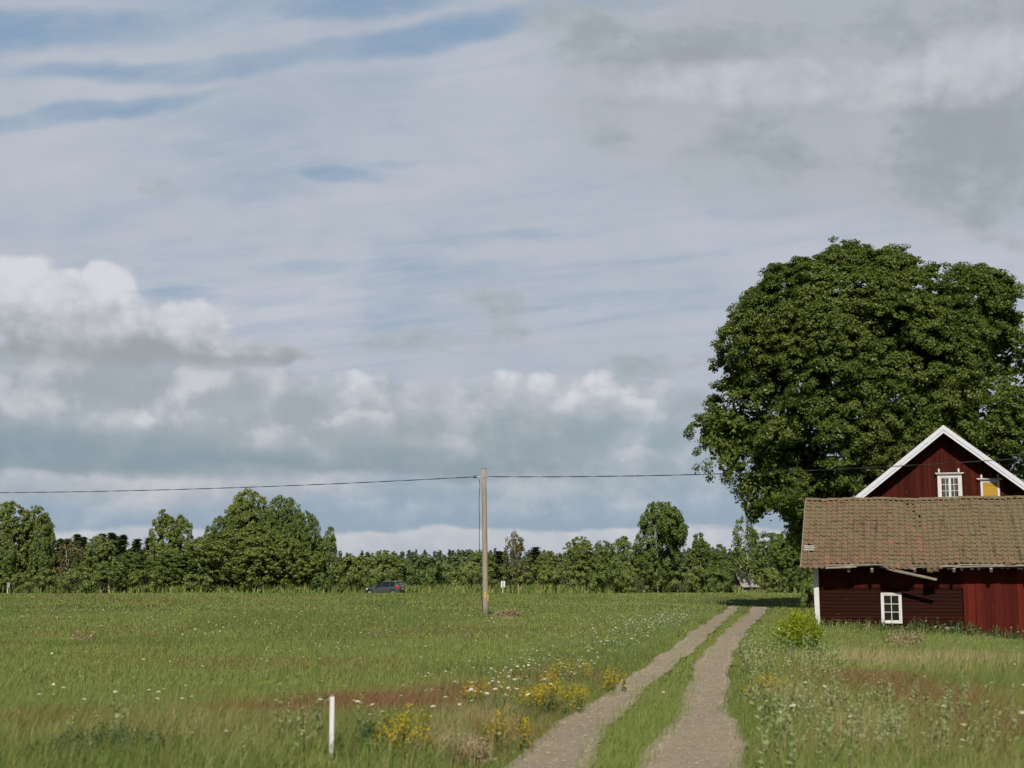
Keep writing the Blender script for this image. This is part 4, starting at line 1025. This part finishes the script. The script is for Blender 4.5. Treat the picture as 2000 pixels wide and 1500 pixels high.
w1 = window(house, -.33, .72, zw-1.45, zw, -.03, 4, 4, .13, M_PANE2, split=2); header(w1, -.43, .82, zw+.005, (-.25, .60))
mb = MB(); a = -.33+.13+.04; mb.box(a, a+.33, .0, .003, zw-1.3, zw-.41); mb.build('boarding', M_CARD, w1)
zw2 = 6.40
w2 = thing('x', '', '') if False else None
mb = MB(); mb.box(1.52, 1.61, -.07, -.025, zw2-1.4, zw2-.0, .002); mb.box(2.23, 2.33, -.07, -.025, zw2-1.4, zw2, .002); mb.box(1.61, 2.23, -.068, -.025, zw2-.10, zw2, .002)
w2 = mb.build('shutter_frame', M_WHITE, house); header(w2, 1.36, 2.48, zw2+.005, (1.57, 2.28))
mb = MB()
for k in range(9): mb.box(1.615, 2.225, -.055, -.03, zw2-.245-k*.143, zw2-.107-k*.143, .002)
mb.build('shutter', M_YELLOW, w2)

# ------------------------------------------------------------------ small pale hut among the far birches
p = at(1465, 1131, 159.2); hut = thing('hut', 'small pale roofed hut half hidden behind the airy birch', 'hut', (p.x, 159.2, 0), R(20)); hut.scale = (.62, 1, 1)
MB().box(-1.6, 1.6, 0, 2.6, -.3, 1.1).build('wall', M_OLDWOOD, hut)
def m_hutroof():
    q = opos(); n = noise(vmul(q, (6, 1, 1)), 1.2, 3, .5); return pbr(mix(n, (.40, .36, .34), (.31, .28, .27)), .8, .2)
mb = MB(); mb.hexa([(-1.9, -.3, .9), (1.9, -.3, .9), (1.9, 1.3, 2.45), (-1.9, 1.3, 2.45), (-1.9, -.3, .97), (1.9, -.3, .97), (1.9, 1.3, 2.55), (-1.9, 1.3, 2.55)]); mb.hexa([(-1.9, 1.3, 2.40), (1.9, 1.3, 2.40), (1.9, 2.9, .9), (-1.9, 2.9, .9), (-1.9, 1.3, 2.50), (1.9, 1.3, 2.50), (1.9, 2.9, .97), (-1.9, 2.9, .97)])
mb.build('roof', material('pale_roof', m_hutroof), hut)

# ================================================================== pole, wires, markers
rng = np.random.default_rng(99)
def m_pole():
    p = opos(); x, y, z = sep(p); g = noise(vmul(p, (16, 16, .8)), 1.3, 5, .65); b = noise(p, 1.3, 4, .6)
    col = mix(g.step(.3, .75), (.40, .345, .265), (.27, .23, .175)); col = mix(b.step(.5, .75)*.5, col, (.30, .22, .14))
    col = mix(g.step(.62, .72)*.6, col, (.13, .10, .07))
    return pbr(col, .9, .1, g, .7, .01)
M_POLE = material('pole_wood', m_pole)
M_CABLE = material('cable', lambda: pbr((.035, .035, .034), .6, .3))
M_STEEL = material('galvanised_steel', lambda: pbr(mix(noise(opos(), 4, 3, .5), (.42, .43, .42), (.30, .31, .31)), .5, .4, metal=.6))
M_SIGN = material('sign_white', lambda: pbr(mix(noise(opos(), 3, 3, .5), (.78, .78, .76), (.68, .68, .66)), .5, .4))
M_SIGNG = material('sign_grey', lambda: pbr(mix(noise(opos(), 3, 3, .5), (.33, .34, .33), (.26, .27, .26)), .6, .3))
M_YPLATE = material('yellow_plate', lambda: pbr((.62, .43, .06), .5, .4))
M_BLACK = material('black_mark', lambda: pbr((.05, .04, .02), .6, .2))
PB = ground(949, 1203); top = at(945, 916, PB.y); PH = top.z-PB.z; lx = top.x-PB.x
pole = thing('utility_pole', 'tall leaning wooden utility pole standing in the meadow', 'pole', PB)
t = np.linspace(0, 1, 9); P = np.column_stack([lx*t, .0*t, -.4+(PH+.4)*t])
MB().tube(P, np.linspace(.152, .118, 9), 14).build('post', M_POLE, pole, True)
MB().tube([(lx, 0, PH-.005), (lx, 0, PH+.03)], .128, 14).build('cap', M_STEEL, pole)
zc = at(945, 931, PB.y).z-PB.z; xc = lx*zc/PH
mb = MB(); mb.tube([(xc-.36, -.02, zc), (xc+.16, -.02, zc)], .014, 6); mb.tube([(xc, -.16, zc-.02), (xc, .16, zc-.02)], .022, 6); mb.box(xc-.03, xc+.03, -.145, -.11, zc-.10, zc+.02)
mb.build('hook', M_STEEL, pole)
def pole_x(z): return lx*z/PH
zs = np.linspace(zc-.12, .25, 24); cx = np.array([pole_x(z) for z in zs])-.17-.10*np.sin(np.linspace(0, 1, 24)**.7*np.pi)*1.0+.012*np.sin(zs*3)
cx[0] += -.09; MB().tube(np.column_stack([cx, 0*zs-.03, zs]), .017, 5, False).build('down_cable', M_CABLE, pole)
for z in (zc*.62, zc*.30): MB().beam((pole_x(z)-.12, -.03, z), (pole_x(z)-.28, -.03, z), .02, .02).build('cable_bracket', M_STEEL, pole)
zp = at(948, 1162, PB.y).z-PB.z
pl = MB().box(pole_x(zp)-.075, pole_x(zp)+.045, -.158, -.150, zp-.125, zp+.125).build('warning_plate', M_YPLATE, pole)
mb = MB(); xq = pole_x(zp)-.015
for a, b in (((xq-.035, zp+.02), (xq, zp+.085)), ((xq, zp+.085), (xq+.035, zp+.02)), ((xq+.035, zp+.02), (xq-.035, zp+.02))): mb.beam((a[0], -.160, a[1]), (b[0], -.160, b[1]), .004, .012, up=(0, 1, 0))
mb.build('plate_mark', M_BLACK, pl)
MB().box(pole_x(zp)+.10, pole_x(zp)+.14, -.135, -.09, zp-.34, zp+.02).build('yellow_strip', M_YPLATE, pole)
def wire(a, b, sag_, r=.016, n=40):
    t = np.linspace(0, 1, n)[:, None]; P = np.array(a)*(1-t)+np.array(b)*t; P[:, 2] -= (4*sag_*t*(1-t))[:, 0]
    mb = MB()
    for k in range(2):                                 # two twisted strands
        s_ = np.linspace(0, 1, n*5)[:, None]; Q = np.array(a)*(1-s_)+np.array(b)*s_; Q[:, 2] -= (4*sag_*s_*(1-s_))[:, 0]
        ph = s_[:, 0]*np.linalg.norm(np.array(b)-np.array(a))*2.2+k*np.pi; Q[:, 2] += r*.8*np.sin(ph); Q[:, 1] += r*.8*np.cos(ph); mb.tube(Q, r*.75, 5, False)
    return mb
W0 = (PB.x+xc-.36, PB.y, PB.z+zc); W1 = (PB.x+xc+.15, PB.y-.02, PB.z+zc)
eL = at(-260, 962, 88); eR = at(2200, 880, 58)
o = wire(W0, tuple(eL), .28).build('power_line', M_CABLE); tag(o, 'dark twisted cable running left from the wooden pole', 'cable', 'overhead cables on the wooden pole')
o = wire(W1, tuple(eR), .32).build('power_line', M_CABLE); tag(o, 'dark twisted cable running right from the wooden pole past the house gable', 'cable', 'overhead cables on the wooden pole')
mb = MB(); th = np.linspace(0, 2*np.pi, 14); mb.tube(np.column_stack([W0[0]-.06+.11*np.cos(th), 0*th+W0[1], W0[2]+.035+.035*np.sin(th)]), .010, 5, False); mb.tube([(W0[0]-.20, W0[1], W0[2]-.015), (W0[0]-.10, W0[1], W0[2]-.06), (W0[0]+.02, W0[1], W0[2]-.02)], [.02, .035, .02], 6)
mb.build('cable_clamp', M_CABLE, pole).matrix_parent_inverse = Matrix.Translation(-PB)
# the next poles of the line, just outside the view
for e, d_ in ((eL, 88), (eR, 58)):
    pass
# white marker stake in the foreground grass
sb = ground(647, 1490); st_top = at(648, 1358, sb.y); sh = st_top.z-sb.z
stake = thing('marker_stake', 'thin white painted marker stake in the foreground grass', 'stake', sb)
def m_stake():
    p = opos(); n = noise(vmul(p, (1, 1, 2)), 3, 5, .65); return pbr(mix(n.step(.58, .68)*.6, (.74, .74, .76), (.42, .39, .36)), .6, .3)
MB().box(-.0215, .0215, -.018, .018, -.3, sh-.012, .001).build('post', material('stake_white', m_stake), stake); MB().box(-.022, .022, -.0185, .0185, sh-.012, sh+.008, .001).build('worn_top', M_CARD, stake)
# far roadside signs
p = at(982.5, 1141, 149); z0 = float(zt(p.x, 149)); g = thing('road_sign', 'small white sign seen from behind right of the wooden pole', 'sign', (p.x, 149, z0), R(-6))
zb = at(0, 1147, 149).z-z0; ztp = at(0, 1134.5, 149).z-z0
mb = MB(); mb.hexa([(-.235, -.02, zb), (.19, -.02, zb-.03), (.19, .01, zb-.03), (-.235, .01, zb), (-.20, -.02, ztp), (.235, -.02, ztp-.02), (.235, .01, ztp-.02), (-.20, .01, ztp)]); mb.build('board', M_SIGN, g)
MB().box(-.055, .055, -.055, -.022, zb-.02, ztp-.04).build('rail', M_SIGNG, g); MB().tube([(-.03, .03, -.3), (-.02, .03, ztp-.05)], .045, 8).build('post', M_SIGN, g)
p = at(16.5, 1143, 149); z0 = float(zt(p.x, 149)); g = thing('marker_board', 'narrow grey marker board on a thin post at the far left roadside', 'sign', (p.x, 149, z0))
zb = at(0, 1148, 149).z-z0; ztp = at(0, 1137.5, 149).z-z0
MB().hexa([(-.15, -.02, zb), (.13, -.02, zb), (.13, .02, zb), (-.15, .02, zb), (-.15, -.02, ztp-.03), (.17, -.02, ztp), (.17, .02, ztp), (-.15, .02, ztp-.03)]).build('board', M_SIGNG, g); MB().tube([(-.08, .05, -.3), (-.07, .05, ztp-.1)], .04, 8).build('post', M_SIGN, g)

# ================================================================== the car on the far road
def make_car():
    A = math.radians(180-17)                           # nose to the left and away
    p = at(751, 1131, 154.4); root = thing('hatchback', 'dark grey hatchback driving left along the far road', 'car', (p.x, 154.4, float(zt(p.x, 154.4))+.04), A)
    # nose at +x; stations: x, half width low, belt, roof half width, z bottom, belt, roof
    ST = [(2.14, .62, .60, .50, .34, .58, .66), (2.02, .80, .76, .66, .24, .66, .78), (1.70, .88, .84, .74, .20, .76, .90), (1.25, .90, .86, .76, .19, .86, .99), (.95, .90, .87, .77, .19, .90, 1.05),
          (.45, .91, .88, .70, .18, .93, 1.36), (.05, .91, .885, .64, .18, .95, 1.56), (-.5, .91, .885, .635, .18, .97, 1.63), (-1.1, .91, .885, .63, .19, .99, 1.62), (-1.6, .90, .875, .61, .22, 1.02, 1.56), (-1.86, .88, .86, .66, .28, 1.04, 1.36), (-2.06, .85, .84, .72, .34, 1.03, 1.10), (-2.14, .76, .76, .66, .42, .92, .98)]
    S_ = np.array(ST)
    def sec(s):
        x, wl, wb, wr, zb, zm, zr = s
        h = [(x, wl*.94, zb), (x, wl, zb+.16), (x, wl*1.005, (zb+zm)/2+.05), (x, wb, zm), (x, wr+.02, zr-.07), (x, wr*.8, zr-.012), (x, 0, zr)]
        return h+[(a, -b, c) for a, b, c in h[-2::-1]]
    V = np.array([sec(s) for s in ST]); m, k = V.shape[:2]; q = []
    for i in range(m-1):
        for j in range(k-1): a = i*k+j; q.append((a, a+1, a+k+1, a+k))
    for i in (0, m-1):
        for j in range(6): q.append(tuple((i*k+c if i else i*k+c) for c in ((j, k-1-j, k-2-j, j+1) if i == 0 else (j, j+1, k-2-j, k-1-j)))) if j != 6 else None
    paint = material('grey_car_paint', lambda: pbr(mix(noise(opos(), 9, 2, .5), (.075, .080, .074), (.085, .090, .084)), .28, .5, metal=.35, coat=.6))
    glass = material('car_glass', lambda: pbr((.012, .014, .015), .05, .6))
    tyre = material('tyre', lambda: pbr((.02, .02, .02), .9, .1)); red = material('tail_light_red', lambda: pbr((.55, .03, .03), .25, .5)); plast = material('black_plastic', lambda: pbr((.02, .02, .021), .6, .3))
    b = MB(); b.add(V.reshape(-1, 3), q); ob = b.build('body', paint, root, True)
    su = ob.modifiers.new('smooth', 'SUBSURF'); su.levels = su.render_levels = 1
    def at_side(x, f, side, out=.012):                 # f: 0 belt .. 1 roof edge
        r = [np.interp(-x, -S_[:, 0], S_[:, c]) for c in range(1, 7)]
        w = r[1]+(r[2]+.02-r[1])*f; z = r[4]+(r[5]-.07-r[4])*f; return (x, side*(w+out-.008), z+.004)
    def side_glass(x0, x1, side, n=6, f0=.08, f1=.93, cut=0.0):
        mb = MB(); xs_ = np.linspace(x0, x1, n); L = [at_side(x, f0, side) for x in xs_]; U = [at_side(x-cut*(1 if x == xs_[0] else 0), f1, side) for x in xs_]
        mb.add(np.array(L+U), [(i, i+1, n+i+1, n+i) if side < 0 else (i+1, i, n+i, n+i+1) for i in range(n-1)]); return mb
    for side in (-1, 1):
        for x0, x1, cut in ((.62, .02, .35), (-.06, -.88, 0), (-.95, -1.50, 0)): side_glass(x0, x1, side, cut=cut).build('side_window', glass, root)
        for wx in (1.33, -1.30):
            mb = MB(); th = np.linspace(0, 2*np.pi, 25)[:-1]
            for r0, r1, y0, y1, mt in ((.33, .33, .70, .92, tyre),):
                c0 = np.column_stack([wx+.33*np.cos(th), np.full(24, side*.70), .33+.33*np.sin(th)]); c1 = np.column_stack([wx+.33*np.cos(th), np.full(24, side*.915), .33+.33*np.sin(th)]); c2 = np.column_stack([wx+.22*np.cos(th), np.full(24, side*.92), .33+.22*np.sin(th)]); i = np.arange(24); j_ = (i+1) % 24
                mb.add(np.vstack([c0, c1, c2]), np.concatenate([np.stack([i, j_, 24+j_, 24+i], 1), np.stack([24+i, 24+j_, 48+j_, 48+i], 1)]))
            wh = mb.build('wheel', tyre, root, True)
            mb = MB(); mb.tube([(wx, side*.86, .33), (wx, side*.905, .33)], .21, 20)
            for k_ in range(5): a_ = k_*1.2566; mb.beam((wx, side*.915, .33), (wx+.2*math.cos(a_), side*.915, .33+.2*math.sin(a_)), .05, .02, up=(0, 1, 0))
            mb.build('rim', M_STEEL, wh)
            mb = MB(); c = [(wx+.40*math.cos(a_), .36+.40*math.sin(a_)) for a_ in np.linspace(-.15, math.pi+.15, 14)]
            mb.tube([(x, side*.905, z) for x, z in c], .035, 6); mb.build('wheel_arch', plast, root, True)
        MB().hexa([(-1.90, side*.60-.02, .86), (-2.10, side*.86, .86), (-1.72, side*.905, .90), (-1.75, side*.70, .90), (-1.86, side*.62, 1.14), (-2.02, side*.84, 1.10), (-1.72, side*.875, 1.12), (-1.70, side*.70, 1.14)]).build('tail_light', red, root)
        MB().hexa([(2.05, side*.45, .60), (1.72, side*.86, .66), (1.60, side*.84, .66), (1.95, side*.4, .60), (2.03, side*.45, .74), (1.70, side*.83, .84), (1.60, side*.80, .84), (1.95, side*.4, .74)]).build('headlight', M_SIGN, root)
        MB().hexa([(.66, side*.90, .98), (.56, side*1.06, .98), (.44, side*1.06, .98), (.50, side*.88, .98), (.64, side*.90, 1.10), (.55, side*1.05, 1.12), (.46, side*1.05, 1.12), (.50, side*.88, 1.10)]).build('mirror', paint, root)
    def top_panel(xs_, f, dz=.012):
        V = []
        for x in xs_:
            r = [np.interp(-x, -S_[:, 0], S_[:, c]) for c in range(1, 7)]
            for y in (-1, -.6, 0, .6, 1): V.append((x, y*r[2]*f, r[5]+dz-.055*abs(y)**3))
        n = len(xs_); return MB().add(V, [(i*5+j, (i+1)*5+j, (i+1)*5+j+1, i*5+j+1) for i in range(n-1) for j in range(4)])
    top_panel([.88, .68, .45, .24, .10], .93, .035).build('windscreen', glass, root, True)
    top_panel([-1.66, -1.76, -1.86, -1.96, -2.03], .88, .03).build('rear_window', glass, root, True)
    MB().hexa([(-1.52, -.58, 1.575), (-1.80, -.56, 1.53), (-1.80, .56, 1.53), (-1.52, .58, 1.575), (-1.52, -.58, 1.615), (-1.80, -.56, 1.56), (-1.80, .56, 1.56), (-1.52, .58, 1.615)]).build('spoiler', paint, root)
    MB().box(-2.17, -2.135, -.26, .26, .74, .86).build('number_plate', M_SIGN, root)
    mb = MB(); mb.box(-2.17, -2.0, -.78, .78, .32, .52); mb.build('bumper', plast, root, bevel=.03)
    return root
make_car()

# ================================================================== flowers, weeds, shrubs
rng = np.random.default_rng(5)
M_YARROW = material('flower_white', leafy((.58, .54, .38), (.70, .66, .50), (.54, .50, .34), .25, .3, .01, (.6, .6, .5)))
M_YELLOW_FL = material('flower_yellow', leafy((.48, .34, .012), (.58, .42, .02), (.40, .30, .012), .3, 2.0, .02, (.5, .35, .01)))
M_STEM = material('stem_green', leafy((.10, .14, .04), (.14, .18, .06), (.09, .12, .04), .2, .5, .02))
M_SILVER = material('leaf_silver', leafy((.200, .225, .085), (.34, .36, .175), (.145, .190, .060), .25, .8, .02, (.28, .31, .12), .5))
M_LIME = material('leaf_lime', leafy((.15, .25, .018), (.24, .33, .022), (.11, .21, .016), .35, .8, .04, (.26, .36, .02)))
M_NETTLE = material('leaf_nettle', leafy((.042, .085, .020), (.075, .13, .035), (.05, .09, .022), .3, .8, .05))
def umbels(x, y, h, r, k=7):
    """flat flower heads on stems"""
    n = len(x); z = zt(x, y); lean = rng.normal(0, .10, (n, 2))+np.array([.08, 0]); tip = np.column_stack([x+lean[:, 0]*h, y+lean[:, 1]*h, z+h])
    th = np.arange(k)*2*np.pi/k; jit = rng.uniform(.65, 1.2, (n, k)); tl = rng.normal(0, .22, (n, 2))
    ring = np.stack([tip[:, None, 0]+r[:, None]*jit*np.cos(th), tip[:, None, 1]+r[:, None]*jit*np.sin(th), tip[:, None, 2]-r[:, None]*.22+r[:, None]*(tl[:, :1]*np.cos(th)+tl[:, 1:]*np.sin(th))], -1)
    V = np.concatenate([tip[:, None]+np.array([0, 0, .0])+np.array([0, 0, 1])*(r[:, None, None]*.12), ring], 1); base = np.arange(n)[:, None]*(k+1); j = np.arange(k)[None]
    T = np.stack([base+0*j, base+1+j, base+1+(j+1) % k], -1).reshape(-1, 3)
    w = .003+.00010*y; a = np.column_stack([x, y, z-.02]); s_ = np.column_stack([w, 0*w, 0*w]); Vs = np.stack([a-s_, a+s_, tip+s_*.6, tip-s_*.6], 1).reshape(-1, 3)
    return V.reshape(-1, 3), T, Vs, np.arange(4*n).reshape(n, 4)
def flowers():
    x, y = scatter(40000, 12, 115); yv = rng.uniform(17, 62, 5200); xv = ed(0, yv)-.25-rng.gamma(1.6, .75, 5200); kv = (fbm(xv, yv, 2.2, 91) > .52) & (rng.random(5200) < .7); x = np.concatenate([x, xv[kv]]); y = np.concatenate([y, yv[kv]])
    f = free(x, y, -.02); x, y = x[f], y[f]
    dl = ed(0, y)-x; dr = x-ed(3, y)
    p = .10*(fbm(x, y, 3.5, 61) > .50)+.02+.40*(fbm(x, y, 1.3, 71) > .65)
    p = np.where((dl > .25) & (dl < 2.6) & (y > 18), .35, p); p = np.where((dr > 0) & (dr < 9), p*.2+.02, p); p = np.where((dl < .25) & (dr < .25), .015, p)
    p = p*np.where((y < 19) & (x < 0), 1.9, 1)*np.where(y > 70, .5, 1); keep = rng.random(len(x)) < p; x, y = x[keep], y[keep]
    h = (.34+.16*rng.random(len(x)))*np.where(y < 18, 1.15, 1); r = rng.uniform(.013, .028, len(x))*np.where(y > 40, 1.25, 1)*np.where(y < 20, 1.35, 1)
    V, T, Vs, Qs = umbels(x, y, h, r); o = len(V)
    me = mesh_of('white_flowers', np.concatenate([V, Vs]), [Qs+o, T], [M_YARROW, M_STEM], np.concatenate([np.ones(len(Qs), int), np.zeros(len(T), int)]))
    tag(link('white_flowers', me), 'small flat white flower heads dotted through the meadow', 'flowers', None, 'stuff')
flowers()
def weed_mesh(x, y, h, nleaf, ls, spread=.5):
    """upright stems with short leaves along them"""
    n = len(x); z = zt(x, y); lean = rng.normal(0, .10, (n, 2))+np.array([.12, 0.0]); k = nleaf
    t = np.tile(np.linspace(.12, 1, k), (n, 1)); b = np.column_stack([x, y, z])
    P = np.stack([x[:, None]+lean[:, :1]*h[:, None]*t**1.5, y[:, None]+lean[:, 1:]*h[:, None]*t**1.5, z[:, None]+h[:, None]*t], -1)
    d = unit(n*k)*np.array([1, 1, .55])+np.array([0, 0, .4]); d /= np.linalg.norm(d, axis=1)[:, None]
    L = (ls*(1.25-.75*t)*rng.uniform(.6, 1.3, t.shape)).ravel()[:, None]; P = P.reshape(-1, 3); tip = P+d*L; sd = np.cross(d, unit(len(d))); sd /= np.linalg.norm(sd, axis=1)[:, None]; m = P+d*L*.5
    V = np.stack([P, m+sd*L*.20, tip, m-sd*L*.20], 1).reshape(-1, 3); Q = np.arange(4*len(P)).reshape(-1, 4)
    w = .006; top = np.column_stack([x+lean[:, 0]*h, y+lean[:, 1]*h, z+h]); s_ = np.array([w, 0, 0]); md = np.column_stack([x+lean[:, 0]*h*.35, y+lean[:, 1]*h*.35, z+h*.5])
    Vs = np.stack([b-s_, b+s_, md+s_*.8, md-s_*.8, top+s_*.3, top-s_*.3], 1).reshape(-1, 3); i = np.arange(n)[:, None]*6
    Qs = np.concatenate([i+np.array([[0, 1, 2, 3]]), i+np.array([[3, 2, 4, 5]])])
    return V, Q, Vs, Qs
def mugwort():
    n = 720; y = rng.uniform(12.2, 34, n)**1.0; dr = rng.gamma(2.0, .75, n); x = ed(3, y)+.12+dr; lim = 3.0-(y-13)*.065
    keep = (dr < lim) & (fbm(x, y, 1.1, 81) > .47); x, y = x[keep], y[keep]
    x2 = rng.uniform(-7, ed(0, np.full(60, 14.))-.4, 60); y2 = rng.uniform(12.4, 16.5, 60); k2 = fbm(x2, y2, 1.0, 85) > .57
    x = np.concatenate([x, x2[k2]]); y = np.concatenate([y, y2[k2]]); f = free(x, y); x, y = x[f], y[f]
    for px, py in ((540, 1478), (552, 1470), (596, 1486), (612, 1478), (622, 1470), (585, 1492)):
        g = ground(px, py); x = np.append(x, g.x); y = np.append(y, g.y)
    h = rng.uniform(.30, .72, len(x))*np.where(x < 0, .9, 1); h[-6:] = rng.uniform(.55, .75, 6)
    V, Q, Vs, Qs = weed_mesh(x, y, h, 30, .075); o = len(V)
    me = mesh_of('verge_weeds', np.concatenate([V, Vs]), [np.concatenate([Q, Qs+o])], [M_SILVER, M_STEM], np.concatenate([np.zeros(len(Q), int), np.ones(len(Qs), int)]))
    tag(link('verge_weeds', me), 'silvery green weeds crowding the right edge of the track', 'weeds', None, 'stuff')
mugwort()
def nettles():
    n = 420; u = rng.uniform(.1, 12, n); v = -.18-rng.gamma(1.5, .38, n); keep = (v > -2.2) & (rng.random(n) < .35+.65*sm((u-1.8)/2.5)); u, v = u[keep], v[keep]
    a = BARN[1]; x = BARN[0].x+u*math.cos(a)+v*math.sin(a); y = BARN[0].y-u*math.sin(a)+v*math.cos(a); h = rng.uniform(.14, .50, len(x))*np.where(u > 3.3, 1.25, 1.0)*(.6+.8*fbm(x, y, .8, 93))
    V, Q, Vs, Qs = weed_mesh(x, y, h, 22, .13); o = len(V)
    me = mesh_of('nettles', np.concatenate([V, Vs]), [np.concatenate([Q, Qs+o])], [M_NETTLE, M_STEM], np.concatenate([np.zeros(len(Q), int), np.ones(len(Qs), int)]))
    tag(link('nettles', me), 'dark green nettles growing along the foot of the barn', 'weeds', None, 'stuff')
nettles()
def clump(name, label, cat, px, py, rw, h, n, leaf, head=None, nl=22, ls=.07, hs=.03, nh=26, group=None):
    """a bunch of stems; head colour on their upper part"""
    c = ground(px, py); t = thing(name, label, cat, c, 0, group)
    th = rng.random(n)*6.28; rr = rw*np.sqrt(rng.random(n)); x = c.x+rr*np.cos(th); y = c.y+rr*np.sin(th)*.9; hh = h*rng.uniform(.65, 1.1, n)*(1-.35*(rr/rw)**2)
    V, Q, Vs, Qs = weed_mesh(x, y, hh, nl, ls); off = np.array([c.x, c.y, c.z]); o = len(V)
    link('foliage', mesh_of('foliage', np.concatenate([V, Vs])-off, [np.concatenate([Q, Qs+o])], leaf), t)
    if head:
        m = nh; k = np.repeat(np.arange(n), m); tt = 1-.42*rng.random(len(k))**1.3; sp = .035+.05*(1-tt)
        P = np.column_stack([x[k]+.12*hh[k]*tt**1.5, y[k], zt(x[k], y[k])+hh[k]*tt])+rng.normal(0, 1, (len(k), 3))*sp[:, None]
        N = unit(len(k)); V, Q = quads_from(P, N, np.full(len(k), hs)*rng.uniform(.6, 1.4, len(k)))
        link('blossom', mesh_of('blossom', V-off, [Q], head), t)
    return t
YG = 'yellow flowering clumps along the track'
for px, py, rw, h, n, lab in ((1075, 1394, .48, .50, 44, 'largest clump of yellow flowers beside the left wheel track'), (1112, 1340, .40, .45, 20, 'yellow flowers just up the track from the largest clump'), (950, 1388, .30, .5, 16, 'small yellow flower clump left of the largest clump'), (1195, 1352, .22, .35, 10, 'low yellow flowers at the very edge of the left wheel track'),
                              (785, 1496, .28, .55, 24, 'yellow flowers in the foreground right of the white stake'), (1500, 1375, .42, .42, 22, 'yellow flowers among silvery weeds right of the track'), (985, 1468, .22, .42, 9, 'sparse yellow flowers near the bottom beside the left track')):
    clump('yellow_flower_clump', lab, 'flower clump', px, py, rw, h, n, M_STEM, M_YELLOW_FL, 16, .06, .020 if py > 1330 else .026, 46, YG)
clump('shrub', 'bright yellow green bushy shrub in front of the barn corner', 'shrub', 1558, 1282, .54, 1.05, 190, M_LIME, material('lime_tops', leafy((.34, .36, .012), (.44, .43, .016), (.28, .34, .014), .3, 1.5, .02, (.4, .4, .02))), 30, .12, .032, 22)
clump('weed_clump', 'dark leafy weed clump in the foreground beside the yellow flowers', 'weed', 735, 1478, .22, .40, 30, M_NETTLE, None, 20, .08)
clump('clover_patch', 'dark green clover patch at the bottom left foreground', 'plant', 210, 1492, .80, .36, 230, M_NETTLE, None, 14, .075)
M_DRY = material('dry_seedheads', leafy((.30, .235, .13), (.40, .32, .19), (.25, .19, .10), .2, 1.0, .01, (.32, .25, .14)))
clump('dried_plant', 'pale dried plants with seed heads in front of the barn window', 'plant', 1762, 1272, .55, .55, 26, M_DRY, M_DRY, 4, .08, .055, 16)
clump('dry_grass_tuft', 'straw coloured dry grass tuft at the foot of the wooden pole', 'grass tuft', 988, 1206, .75, .42, 120, M_DRY, None, 8, .16)
clump('dry_grass_tuft', 'small pale dry tuft alone in the left of the field', 'grass tuft', 162, 1253, .35, .30, 26, M_DRY, None, 8, .14)
clump('dry_grass_tuft', 'tan dry grass patch in the foreground right of the yellow flowers', 'grass tuft', 862, 1490, .50, .32, 170, M_DRY, None, 7, .065)
# fallen branch in the shade at the end of the track
c = ground(1520, 1182); b = MB()
b.tube([(0, 0, .05), (-.35, .1, .16), (-.75, .15, .38)], [.035, .03, .02], 6); b.tube([(.1, 0, .02), (.22, .05, .3), (.26, .08, .62)], [.03, .025, .012], 6); b.tube([(-.5, .1, .25), (-.2, .1, .30)], [.015, .01], 5); b.tube([(-.5, 0, .03), (.5, .1, .06)], [.03, .03], 6)
o = b.build('fallen_branch', M_OLDWOOD); o.location = c; tag(o, 'pale fallen branch on the grass right of the track end', 'branch')
